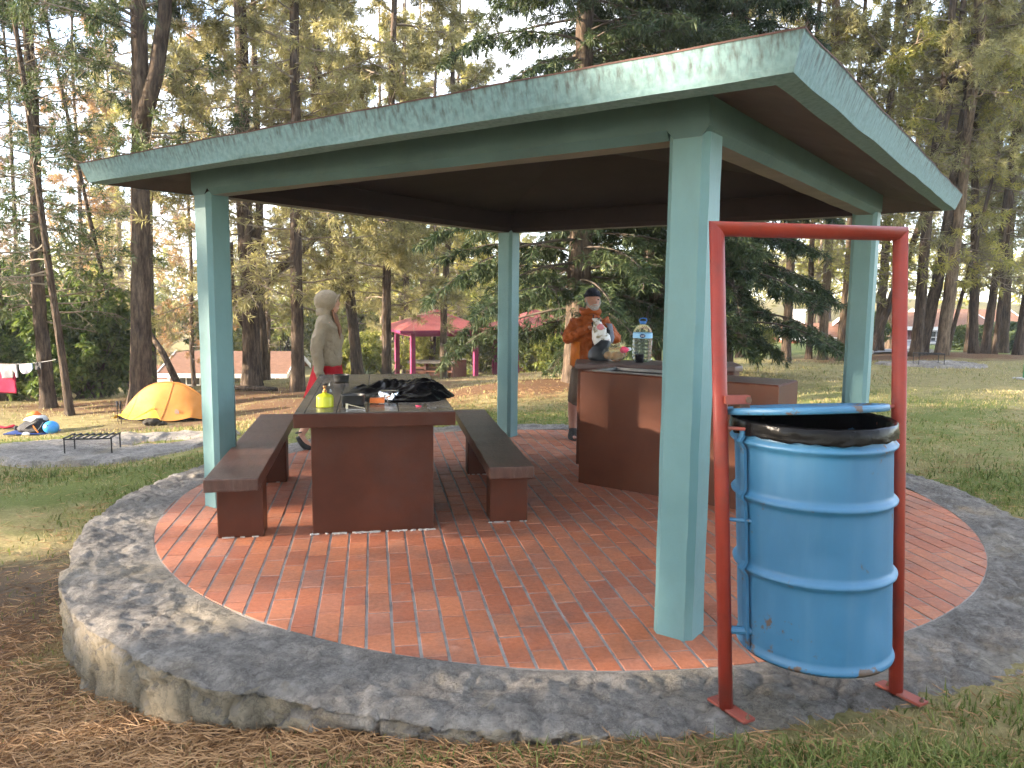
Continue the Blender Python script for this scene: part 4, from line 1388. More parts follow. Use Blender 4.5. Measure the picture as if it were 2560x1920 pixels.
LEAF_Y = foliage('yellow_green_shrub_leaves', (.06, .085, .018), (.15, .18, .035), (.30, .29, .07), .45)  # lighter yellow green leaf colour

def seg_mesh(name, S, sides=3):
    S = np.array(S, float)
    P0, P1, r0, r1 = S[:, 0:3], S[:, 3:6], S[:, 6], S[:, 7]
    d = unit(P1 - P0)
    ref = np.where(np.abs(d[:, 2:3]) < .9, np.array([[0, 0, 1.]]), np.array([[1., 0, 0]]))
    x = unit(np.cross(d, ref)); y = np.cross(d, x)
    ring0, ring1 = [], []
    for k in range(sides):
        a = 2 * math.pi * k / sides
        o = x * math.cos(a) + y * math.sin(a)
        ring0.append(P0 + o * r0[:, None]); ring1.append(P1 + o * r1[:, None])
    V = np.stack(ring0 + ring1, 1).reshape(-1, 3)
    b = np.arange(len(S))[:, None] * 2 * sides
    F = np.concatenate([b + np.array([k, (k + 1) % sides, sides + (k + 1) % sides, sides + k]) for k in range(sides)], 0)
    return np_mesh(name, V, F, True)

def tuft_mesh(name, C, D, L, per, width, spread, seed, droop=.15):
    r = np.random.default_rng(seed)
    C, D, L = np.repeat(np.array(C, float), per, 0), np.repeat(unit(np.array(D, float)), per, 0), np.repeat(np.array(L, float), per)
    n = len(C)
    u = unit(r.normal(size=(n, 3)))
    d = unit(D * (1 - spread) + u * spread)
    l = L * (.65 + .5 * r.random(n))
    base = C + D * (l * (r.random(n) - .7) * .8)[:, None]
    tip = base + d * l[:, None]; tip[:, 2] -= droop * l
    s = unit(np.cross(d, unit(r.normal(size=(n, 3))))) * (width * (.7 + .6 * r.random(n)))[:, None]
    mid = base + d * (l * .5)[:, None]; mid[:, 2] -= droop * .2 * l
    V = np.stack([base, mid - s, tip, mid + s], 1).reshape(-1, 3)
    k = np.arange(n)[:, None] * 4
    return np_mesh(name, V, k + np.array([0, 1, 2, 3]))

def trunk_mesh(name, H, r0, seed, wob=.12, taper=.75, fork=None):
    rn = random.Random(seed)
    ox, oy = rn.uniform(0, 50), rn.uniform(0, 50)
    def axis(z):
        return Vector((wob * noise.noise(Vector((ox, z * .13, 0))) * min(1, z / 3), wob * noise.noise(Vector((oy, z * .13, 7))) * min(1, z / 3), z))
    V, F = [], []
    n, rows = 20, 70
    def rad(z):
        return r0 * (max(.06, 1 - taper * (max(z, 0) / H) ** .9) + .38 * math.exp(-(z + .1) / .28))
    for i in range(rows + 1):
        z = -.25 + (H + .25) * (i / rows) ** 1.25
        c = axis(max(z, 0)); c.z = z
        for k in range(n):
            a = 2 * math.pi * k / n
            q = Vector((math.cos(a) * 2.4, math.sin(a) * 2.4, z * .9))
            rid = abs(noise.noise(q * 2.0 + Vector((ox, 0, 0))))
            lob = .12 * noise.noise(Vector((math.cos(a) * 1.2, math.sin(a) * 1.2, oy + z * .1))) + .22 * math.exp(-max(z, 0) / .25) * noise.noise(Vector((math.cos(a) * 2, math.sin(a) * 2, ox)))
            r = rad(max(z, -.1)) * (1.03 - .22 * (1 - min(1, rid * 4)) * .6 + lob)
            V.append(c + Vector((math.cos(a) * r, math.sin(a) * r, 0)))
    for i in range(rows):
        for k in range(n):
            k2 = (k + 1) % n
            F.append((i * n + k, i * n + k2, (i + 1) * n + k2, (i + 1) * n + k))
    mb = MB(); mb.add(V, F)
    if fork:
        for pts, rs in fork:
            mb.tube(pts, rs, 12, cap=True)
    return mb.mesh(name, smooth=True), axis, rad

VARIANTS = {}
R0 = {}

def make_pine(key, seed, H=20.0, r0=.2, dead=(2.2, 9.0, 34), green=(8.0, 19.5, 40), blen=2.6, tuft=.22, per=15, dead_green=.10, width=.010, up=.25, wob=.3, fork=None):
    rn = random.Random(seed)
    R0[key] = r0
    tm, axis, rad = trunk_mesh('trunk', H, r0, seed, wob, fork=fork)
    S, C, D, L = [], [], [], []
    def limb(p, d, length, r, level, leafy):
        n = 5 if level == 0 else (3 if level == 1 else 2)
        pts = [p]
        dd = Vector(d)
        for i in range(n):
            w = .16 if level == 0 else .28
            dd = (dd + Vector((rn.uniform(-w, w), rn.uniform(-w, w), rn.uniform(-w, w) + (.05 * up if leafy else -.035)))).normalized()
            q = pts[-1] + dd * (length / n)
            ra, rb = r * (1 - .8 * i / n), r * (1 - .8 * (i + 1) / n)
            S.append((*pts[-1], *q, max(ra, .0035), max(rb, .003)))
            pts.append(q)
        if level < 2:
            k = int((length * (4.2 if level == 0 else 4.6)) + rn.random() * 2) + (1 if level else 2)
            for _ in range(k):
                t = rn.uniform(.22 if level == 0 else .15, 1.0) * n
                i = min(int(t), n - 1)
                q = pts[i].lerp(pts[i + 1], t - i)
                ax = (pts[i + 1] - pts[i]).normalized()
                side = ax.cross(Vector((rn.uniform(-1, 1), rn.uniform(-1, 1), rn.uniform(.2, 1)))).normalized()
                nd = (ax * rn.uniform(.5, .9) + side * rn.uniform(.5, 1.0) * rn.choice((-1, 1)) + Vector((0, 0, rn.uniform(-.25, .2)))).normalized()
                limb(q, nd, length * rn.uniform(.2, .45) * (1.1 - .5 * t / n), max(r * .38, .004), level + 1, leafy)
        if leafy and level >= 1 and (leafy == 1 or rn.random() < leafy):
            C.append(pts[-1]); D.append(dd); L.append(tuft * rn.uniform(.8, 1.25))
            if rn.random() < .75:
                C.append(pts[-2].lerp(pts[-1], .4)); D.append(dd); L.append(tuft * rn.uniform(.8, 1.2))
    for z0, z1, nb, lf in ((dead[0], dead[1], dead[2], dead_green), (green[0], green[1], green[2], 1)):
        for i in range(nb):
            z = z0 + (z1 - z0) * (i + rn.random()) / nb
            a = rn.uniform(0, 2 * math.pi)
            taper = 1 - .55 * max(0, (z - 8) / 12)
            l = blen * rn.uniform(.5, 1.15) * taper * (1 if lf == 1 else .8)
            d = Vector((math.cos(a), math.sin(a), rn.uniform(-.15, .45) if lf == 1 else rn.uniform(-.3, .25))).normalized()
            p = axis(z) + d * rad(z) * .6
            limb(p, d, l, (.028 + .012 * rn.random()) * (1.25 if lf == 1 else .8) * (r0 / .2) ** .5, 0, lf)
    bm_ = seg_mesh('branches', S)
    cm = tuft_mesh('crown', C, D, L, per, width, .62, seed)
    VARIANTS[key] = (tm, bm_, cm)

def make_cypress(key, seed, H=15.0, r0=.2, base=1.6, rad_max=3.3, nb=150, per=18, width=.0095):
    rn = random.Random(seed)
    R0[key] = r0
    tm, axis, rad = trunk_mesh('trunk', H, r0, seed, .15)
    S, C, D, L = [], [], [], []
    for i in range(nb):
        f = (i + rn.random()) / nb
        z = base + (H - base - .3) * f
        a = i * 2.399 + rn.uniform(-.4, .4)
        env = rad_max * (1 - f) ** .62 * (1.0 if f > .08 else .92)
        l = env * rn.uniform(.62, 1.12)
        d = Vector((math.cos(a), math.sin(a), rn.uniform(-.12, .28))).normalized()
        p = axis(z)
        pts = [p]
        n = 6
        for k in range(n):
            d = (d + Vector((rn.uniform(-.1, .1), rn.uniform(-.1, .1), -.055 - .02 * k + rn.uniform(-.05, .05)))).normalized()
            q = pts[-1] + d * (l / n)
            S.append((*pts[-1], *q, .03 * (1 - .9 * k / n) + .003, .03 * (1 - .9 * (k + 1) / n) + .003))
            pts.append(q)
        side = d.cross(Vector((0, 0, 1))).normalized()
        m = int(16 + 15 * l)
        for _ in range(m):
            t = (rn.random() ** .6) * n
            if t < n * .2:
                continue
            k = min(int(t), n - 1)
            q = pts[k].lerp(pts[k + 1], t - k)
            sl = rn.uniform(.15, .75) * (1.25 - t / n) * min(1, l / 2)
            sd = (side * rn.choice((-1, 1)) * rn.uniform(.4, 1) + d * rn.uniform(.3, .9) + Vector((0, 0, rn.uniform(-.5, .12)))).normalized()
            e = q + sd * sl
            S.append((*q, *e, .006, .003))
            for g in range(2 if sl > .25 else 1):
                C.append(q.lerp(e, 1 - .4 * g)); D.append((sd + Vector((0, 0, -.25))).normalized()); L.append(rn.uniform(.11, .20))
    VARIANTS[key] = (tm, seg_mesh('branches', S), tuft_mesh('crown', C, D, L, per, width, .55, seed, .25))

def make_bush(key, seed, rx=1.6, h=2.6, n=1500, per=12, leaf=.11, width=.028, gap=.35):
    rn = random.Random(seed)
    S, C, D, L = [], [], [], []
    stems = []
    for i in range(16):
        a = rn.uniform(0, 6.283)
        d = Vector((math.cos(a) * rn.uniform(.1, .8), math.sin(a) * rn.uniform(.1, .8), 1)).normalized()
        p = Vector((rn.uniform(-.2, .2), rn.uniform(-.2, .2), -.05))
        l = h * rn.uniform(.6, .95)
        for k in range(5):
            d = (d + Vector((rn.uniform(-.2, .2), rn.uniform(-.2, .2), rn.uniform(-.1, .05)))).normalized()
            q = p + d * l / 5
            S.append((*p, *q, .03 * (1 - .17 * k), .03 * (1 - .17 * (k + 1))))
            p = q
            stems.append(q)
    lumps = [(Vector((rn.uniform(-.7, .7) * rx, rn.uniform(-.7, .7) * rx, h * rn.uniform(.2, .85))), rn.uniform(.3, .55)) for _ in range(22)]
    while len(C) < n:
        c, r = lumps[rn.randrange(22)]
        v = Vector((rn.gauss(0, 1), rn.gauss(0, 1), rn.gauss(0, 1))).normalized()
        p = c + v * r * rx * rn.uniform(.55, 1.05)
        if p.z < .08 or noise.noise(p * 1.9) < -gap:
            continue
        C.append(p); D.append(v + Vector((0, 0, .1))); L.append(leaf * rn.uniform(.8, 1.6))
    for i in range(120):
        s_ = stems[rn.randrange(len(stems))]; e = C[rn.randrange(n)]
        if (e - s_).length < rx * .8:
            S.append((*s_, *e, .008, .003))
    VARIANTS[key] = (None, seg_mesh('branches', S), tuft_mesh('crown', C, D, L, per, width, .75, seed, .3))

FORK = [([(0, 0, 2.2), (.5, .1, 2.9), (1.3, .1, 3.5), (2.2, .2, 4.3), (2.9, .2, 5.4)], [.17, .13, .11, .09, .05]),
        ([(0, 0, 1.5), (-.35, -.1, 2.0), (-.5, -.1, 2.8), (-.45, -.1, 3.9)], [.13, .10, .085, .05]),
        ([(0, 0, 3.4), (.35, -.3, 4.2), (.5, -.4, 5.4), (.4, -.4, 7.5)], [.14, .12, .10, .06])]
FORK2 = [([(0, 0, 6.4), (.35, 0, 7.6), (.55, 0, 9.0), (.6, 0, 13)], [.2, .17, .15, .05])]
make_pine('bare', 1, r0=.17, dead=(2.6, 10.5, 40), green=(9.5, 19, 20), blen=2.4, dead_green=.12, per=10, width=.013)
make_pine('bare2', 2, r0=.18, dead=(2.0, 9.0, 34), green=(8.0, 19, 24), blen=2.7, dead_green=.25, per=10, width=.013)
make_pine('tall', 3, r0=.25, dead=(5.2, 11, 22), green=(8.0, 19.5, 26), blen=2.7, dead_green=.35, fork=FORK2, per=10, width=.013)
make_pine('lush', 4, r0=.22, dead=(2.6, 6.5, 16), green=(4.8, 18.5, 40), blen=2.7, tuft=.26, per=10, dead_green=.45, width=.016)
make_pine('lush2', 5, r0=.20, dead=(2.2, 5.0, 12), green=(3.4, 17.5, 46), blen=2.4, tuft=.26, per=10, dead_green=.5, width=.016)
make_pine('forked', 6, r0=.28, dead=(2.4, 8, 40), green=(5.5, 17.5, 32), blen=3.0, dead_green=.25, fork=FORK, wob=.5, per=11, width=.013)
make_cypress('cypress', 8, H=15, rad_max=3.5, nb=170, base=1.35)
make_cypress('cypress2', 9, H=14, rad_max=3.0, nb=150, base=.9)
make_bush('bush', 10)
make_bush('bush2', 12, rx=1.3, h=2.0, n=1300)

def place(key, name, x, y, label, cat='tree', group=None, s=1.0, thick=1.0, rz=None, lean=0.0, leany=0.0, fol=None, bark=None, z=None, twig=None, dia=None):
    if dia:
        thick = dia / (2 * R0[key] * s)
    rz = random.uniform(0, 6.28) if rz is None else rz
    o = thing(name, label, cat, (x, y, gz(x, y) if z is None else z), 0, group)
    o.rotation_euler = (Matrix.Rotation(R(lean), 3, 'Y') @ Matrix.Rotation(R(-leany), 3, 'X') @ Matrix.Rotation(rz, 3, 'Z')).to_euler()
    o.scale = (s, s, s)
    tm, bm_, cm = VARIANTS[key]
    for nm, me, m in (('trunk', tm, bark or BARK), ('branches', bm_, twig or TWIG), ('crown', cm, fol or PINE_D)):
        if me is None:
            continue
        if not me.materials:
            me.materials.append(m)
        q = bpy.data.objects.new(nm, me)
        COL.objects.link(q)
        q.parent = o
        q.material_slots[0].link = 'OBJECT'
        q.material_slots[0].material = m
        if nm == 'trunk' and thick != 1.0:
            q.scale = (thick, thick, 1)
    return o

# --- the near trees on the left
place('bare2', 'pine_tree', -11.6, 19.0, 'dark pine trunk with flared base behind the red towel and backpack', s=1.0, dia=.34, rz=.4, fol=PINE_D)
place('bare', 'pine_tree', -10.2, 17.5, 'slim dark pine leaning left, right beside the thicker trunk behind the backpack', s=.9, dia=.17, rz=2.2, lean=-4.7)
place('tall', 'pine_tree', -8.8, 18.0, 'thick straight dark pine standing right behind the orange tent', s=1.0, dia=.50, rz=0.1, lean=2.4, fol=PINE_D)
place('bare', 'pine_tree', -14.4, 21.5, 'pine with thin dark trunk at the far left edge', s=1.05, dia=.2, rz=1.2, fol=PINE_D)
place('lush2', 'pine_tree', -14.0, 19.0, 'pine with dark green needle tufts hanging at the left edge above the towel', s=.5, dia=.16, rz=2.0, fol=PINE_D)
place('bare', 'pine_tree', -11.2, 22.5, 'thin bare pine leaning left above the roof corner', s=.95, dia=.14, rz=3.2, lean=-10.5)
place('forked', 'pine_tree', -7.17, 21.0, 'old pine with heavy crooked limbs behind the left column', s=1.0, dia=.5, rz=.15, fol=PINE_O)
place('bare2', 'pine_tree', -5.5, 19.5, 'dark upright pine trunk just left of the hooded woman', s=1.0, dia=.34, rz=1.0, lean=1.2, fol=PINE_O)
place('bare2', 'pine_tree', -5.65, 28.0, 'pine trunk leaning left just right of the hooded woman', s=1.05, dia=.42, rz=2.6, lean=-7.5, fol=PINE_O)
# --- thin stand behind the pink shelter
for i, (x, y, th_, ln, lab, m) in enumerate(((-7.6, 45, 1.1, 0, 'pale sunlit pine trunk left of the pink shelter roof', BARK_P), (-6.75, 46, .95, 1, 'straight grey pine trunk above the left end of the pink roof', BARK),
                                        (-6.1, 44, 1.2, 0, 'stouter pine trunk directly above the pink roof', BARK), (-5.0, 45, 1.15, -1, 'orange sunlit pine trunk above the pink roof peak', BARK_P),
                                        (-7.4, 37, .62, -3, 'slender pale trunk among the shrubs left of the pink shelter', BARK_P), (-4.2, 40, .9, 1, 'dark trunk seen between the pink columns', BARK),
                                        (-3.0, 43, 1.0, 0, 'dark trunk behind the middle of the pink shelter', BARK))):
    place('bare' if i % 2 else 'lush', 'pine_tree', x, y, lab, s=1.05, dia=th_ * .36, rz=i * 1.3, lean=ln, fol=PINE_O if i % 3 else PINE_Y, bark=m)
# --- the dark cypresses behind the shelter
place('cypress', 'cypress_tree', 1.25, 14.9, 'dark cypress with brown trunk directly behind the man', s=1.0, thick=1.25, rz=.5, fol=CYPR, twig=TWIG_D)
place('cypress2', 'cypress_tree', 2.9, 16.2, 'dense dark cypress behind the water jug and front column', s=1.1, thick=1.1, rz=2.5, fol=CYPR, twig=TWIG_D)
place('cypress2', 'cypress_tree', 4.65, 16.9, 'dark cypress with foliage down to the grass right of the front column', s=1.02, thick=1.0, rz=4.4, fol=CYPR, twig=TWIG_D)
place('cypress', 'cypress_tree', 3.4, 19.5, 'taller cypress rising behind the shelter roof', s=1.15, thick=1.1, rz=1.4, fol=CYPR, twig=TWIG_D)
# --- the pines on the right
for i, (x, y, th_, ln, k, lab, m) in enumerate((
        (8.75, 24.5, 0.30, 1, 'tall', 'pine trunk standing half under the cypress on the right lawn', BARK), (9.75, 25.2, 0.19, 0, 'bare', 'slim pine, first of four left of the right rear column', BARK),
        (10.05, 24.8, 0.28, -1, 'tall', 'mottled pine, second of four left of the right rear column', BARK_P), (10.4, 24.3, 0.26, 8, 'bare2', 'dark pine leaning right toward the right rear column', BARK),
        (10.75, 25.2, 0.20, 1, 'bare2', 'pale sunlit pine touching the right rear column', BARK_P), (13.8, 29.5, 0.30, 17, 'bare', 'dark pine leaning strongly right over the road', BARK),
        (12.65, 24.0, 0.35, 2, 'tall', 'upright pine just right of the red post', BARK), (12.95, 24.3, 0.38, 7, 'bare2', 'dark ridged pine leaning right beside the red post', BARK),
        (13.45, 24.0, 0.36, 2, 'tall', 'stoutest pine behind the far grill stand', BARK_P), (13.95, 24.6, 0.13, 10, 'bare', 'very thin pine leaning right behind the far grill stand', BARK),
        (15.05, 25.0, 0.28, -4, 'tall', 'pine leaning left right of the far grill stand', BARK), (15.6, 25.3, 0.27, 3, 'tall', 'straight pine in front of the clipped hedge', BARK),
        (16.1, 25.6, 0.18, 2, 'bare2', 'thin pine in front of the right end of the hedge', BARK), (16.75, 25.4, 0.28, 4, 'tall', 'pine at the right edge near the green pole', BARK))):
    place(k, 'pine_tree', x, y, lab, s=1.0, dia=th_, rz=i * 2.1 + .3, lean=ln, fol=(PINE_O, PINE_Y, PINE_O)[i % 3], bark=m)

ORD = ('leftmost', 'second from the left', 'third from the left', 'fourth from the left', 'fifth from the left')
# --- the wood beyond, on every side: pines nobody can tell apart
def far_wood():
    rn = random.Random(77)
    n = 0
    spots = []
    for i in range(400):
        y = rn.uniform(32, 100)
        x = rn.uniform(-.82, .82) * y
        if 7 < x < 34 and y < 62 and rn.random() < .85:     # lawn, road and houses on the right
            continue
        if -16 < x < 1 and y < 47:                          # house and pink shelter
            continue
        if any((x - a) ** 2 + (y - b) ** 2 < 30.0 for a, b in spots):
            continue
        spots.append((x, y))
        if len(spots) >= 34:
            break
    for x, y in spots:
        a = x / y
        if a < -.38 and rn.random() < .45:
            continue
        if a < -.38:
            fol = rn.choice((PINE_B, PINE_O, PINE_O, PINE_Y)); k = rn.choice(('bare', 'bare2', 'lush'))
            lab, g = 'distant pine with thin or rusty foliage in the wood on the left', 'distant pines on the left'
        elif a < .12:
            fol = rn.choice((PINE_Y, PINE_Y, PINE_O)); k = rn.choice(('lush', 'lush2', 'bare2'))
            lab, g = 'distant sunlit yellow green pine in the wood behind the shelter', 'distant pines in the middle'
        else:
            fol = rn.choice((PINE_Y, PINE_O, PINE_Y)); k = rn.choice(('lush', 'lush2', 'tall'))
            lab, g = 'distant yellow green pine in the wood behind the right lawn', 'distant pines on the right'
        place(k, 'pine_tree', x, y, lab, 'tree', g, s=rn.uniform(.8, 1.1), thick=rn.uniform(.8, 1.15), lean=rn.uniform(-3, 3), fol=fol, bark=rn.choice((BARK, BARK_P)))
    mids = ((-16.5, 26, 'bare', PINE_D), (-13.2, 28, 'bare', PINE_O), (-17.5, 31, 'bare2', PINE_B), (-11.5, 36, 'bare', PINE_O), (-15, 36, 'bare2', PINE_B))
    for i, (x, y, k, f) in enumerate(sorted(mids, key=lambda t: t[0] / t[1])):
        place(k, 'pine_tree', x, y, 'twiggy half bare pine behind the big left trunks, %s of its row' % ORD[i], 'tree', 'half bare pines on the left', s=rn.uniform(.85, 1.0), thick=rn.uniform(.5, .8), lean=rn.uniform(-4, 4), fol=f)
    for i, (x, y, k) in enumerate(((-8.6, 26.5, 'bare2'), (-6.4, 27.5, 'lush'), (-4.2, 25.5, 'lush2'), (-2.6, 29, 'bare2'))):
        place(k, 'pine_tree', x, y, 'bushy olive brown pine above the shelter roof, %s' % ORD[i], 'tree', 'olive pines above the roof', s=rn.uniform(.95, 1.1), thick=.8, lean=rn.uniform(-2, 2), fol=PINE_O)
    for i, (x, y, k) in enumerate(sorted(((17.0, 28.5, 'lush'), (14.8, 31, 'tall'), (20.5, 32, 'lush'), (9.0, 30, 'tall'), (18.2, 37, 'tall')), key=lambda t: t[0] / t[1])):
        place(k, 'pine_tree', x, y, 'bushy pine behind the front right trunks, %s of its row' % ORD[i], 'tree', 'pines of the second row on the right', s=rn.uniform(.95, 1.1), thick=.8, lean=rn.uniform(-2, 3), fol=PINE_O if x > 15 else PINE_Y)
    # the wood the low sun shines through, left of the picture, and more of it behind the viewer
    for x, y, k, s_ in SHADE_TREES:
        place(k, 'pine_tree', x, y, 'tall pine of the surrounding wood, out of view, dappling the sunlight', 'tree', 'pines outside the picture', s=s_, fol=PINE_D)

SHADE_TREES = [(-9, -9, 'lush', 1.0), (-3, -14, 'lush2', 1.0), (4, -12, 'lush', .95), (10, -8, 'lush2', 1.0), (14, -1, 'lush', .9), (0, -22, 'lush', 1.1), (-16, -15, 'lush', 1.0), (9, -19, 'lush2', 1.1),
               (-15.5, 6.0, 'lush2', .8), (-18, .4, 'lush', .9), (-21, 5.0, 'lush', .9), (-14.5, -1.0, 'lush2', .85), (-24, 2.0, 'lush2', .95), (-19, 8.0, 'lush', .85),
               (-26, -3, 'lush', 1.0), (-17, -4.5, 'lush', .9), (-30, 4, 'lush', 1.0), (-12, 1.2, 'bare2', .9)]
far_wood()

# --- shrubs
for x, y, k, s_, lab, f in ((-12.8, 22.3, 'bush', 1.45, 'tall leafy green shrub between the left pines behind the tent', LEAF_G), (-12.0, 21.8, 'bush2', 1.35, 'green shrub behind the slim leaning pine', LEAF_G),
                            (-15.2, 22.0, 'bush', 1.25, 'green shrub behind the red towel at the left edge', LEAF_G), (-16.6, 24.5, 'bush2', 1.9, 'shrub in the far left corner of the clearing', LEAF_G),
                            (-6.4, 31.5, 'bush2', .95, 'light green young broadleaf shrub left of the pink shelter', LEAF_Y),
                            (-1.5, 39.5, 'bush', 1.1, 'yellow green shrub behind the right of the pink shelter', LEAF_Y), (-4.6, 41, 'bush', 1.0, 'yellow green shrub behind the middle of the pink shelter', LEAF_Y),
                            (1.5, 36, 'bush2', 1.3, 'yellow green shrub right of the pink shelter', LEAF_Y), (-8.6, 41.5, 'bush2', 1.5, 'shrub between the small house and the pink shelter', LEAF_Y),
                            (15.2, 33.0, 'bush2', .8, 'grey green shrub beside the road', LEAF_G), (12.6, 42, 'bush2', .8, 'shrub in front of the brick house', LEAF_G), (14.2, 44, 'bush', .7, 'shrub right of the brick house', LEAF_Y)):
    place(k, 'shrub', x, y, lab, 'shrub', None, s=s_, fol=f, twig=TWIG_D)
for x, y, k, s_, f in ((-26, 52, 'bush', 2.4, LEAF_Y), (-21, 56, 'bush2', 2.6, LEAF_G), (-16, 53, 'bush', 2.3, LEAF_Y), (-11.5, 56, 'bush2', 2.6, LEAF_Y), (-7.5, 58, 'bush', 2.2, LEAF_G), (-3, 57, 'bush2', 2.6, LEAF_Y),
                        (2, 56, 'bush', 2.2, LEAF_Y), (-31, 50, 'bush2', 2.8, LEAF_G), (-36, 56, 'bush', 2.4, LEAF_Y), (7, 60, 'bush2', 2.4, LEAF_Y), (12, 64, 'bush', 2.2, LEAF_Y)):
    place(k, 'shrub', x, y, 'tall yellow green thicket shrub far behind the shelter', 'shrub', 'far thicket', s=s_, fol=f, twig=TWIG_D)

# --- the far edge of the wood, one mass
def wood_edge():
    rn = random.Random(5)
    for nm, lab, mat_, n, seed in (('distant_wood', 'far edge of the pine wood closing the view', PINE_Y, 3400, 3), ('distant_olive_wood', 'far olive brown crowns of the pine wood closing the view', PINE_O, 2600, 4)):
        C, D, L = [], [], []
        rg = random.Random(seed)
        while len(C) < n:
            a = rg.uniform(-48, 48)
            d = rg.uniform(95, 135)
            x, y = d * math.sin(R(a)), d * math.cos(R(a))
            top = 9 + 5 * noise.noise(Vector((a * .35, seed, 0))) + 2.5 * noise.noise(Vector((a * 1.7, seed, 3)))
            z = rg.uniform(.2, 1) ** .8 * top
            if noise.noise(Vector((x * .22, y * .22, z * .3 + seed))) < -.12:
                continue
            C.append(Vector((x, y, gz(x, y) + z))); D.append(Vector((rg.uniform(-1, 1), rg.uniform(-1, 1), .4)).normalized()); L.append(rg.uniform(.7, 1.3))
        o = link(nm, tuft_mesh(nm, C, D, L, 8, .12, .8, seed, .1), mat_, kind='stuff')
        o['label'] = lab; o['category'] = 'wood'
wood_edge()
# ------------------------------------------------------------------ people
SKIN = paint('skin', (.46, .25, .17), .55, (.56, .33, .235), 9, bstr=.1)
SKIN_M = paint('weathered_skin', (.30, .145, .10), .55, (.38, .20, .145), 9, bstr=.15)

def cloth(name, c, c2=None, rough=.85, bs=24, bstr=.75):
    return paint(name, c, rough, c2, 5, bscale=bs, bstr=bstr, bdist=.02, spec=.2)

def folds(mb, amp, f):
    mb.v = [tuple(Vector(v) + Vector((noise.noise(Vector(v) * f), noise.noise(Vector(v) * f + Vector((9, 1, 0))), noise.noise(Vector(v) * f + Vector((2, 7, 3))) * .5)) * amp) for v in mb.v]
    return mb

def limb(mb, pts, rads, n=14, sub=5):
    """a smoothly bent, tapering limb"""
    P, Q = [], []
    m = len(pts)
    for i in range(m - 1):
        p0, p1, p2, p3 = [Vector(pts[max(0, min(m - 1, k))]) for k in (i - 1, i, i + 1, i + 2)]
        for s in range(sub):
            t = s / sub
            P.append(.5 * ((2 * p1) + (p2 - p0) * t + (2 * p0 - 5 * p1 + 4 * p2 - p3) * t * t + (3 * p1 - p0 - 3 * p2 + p3) * t ** 3))
            Q.append(rads[i] + (rads[i + 1] - rads[i]) * t)
    P.append(Vector(pts[-1])); Q.append(rads[-1])
    mb.tube(P, Q, n)
    mb.ball(pts[-1], rads[-1], 12, 8)
    return mb

WRINKLE = bpy.data.textures.new('wrinkle', 'CLOUDS')
WRINKLE.noise_scale = .07
WRINKLE.noise_depth = 2

def wrinkled(o, s):
    md = o.modifiers.new('creases', 'DISPLACE')
    md.texture = WRINKLE
    md.texture_coords = 'LOCAL'
    md.strength = s
    md.mid_level = .5
    return o

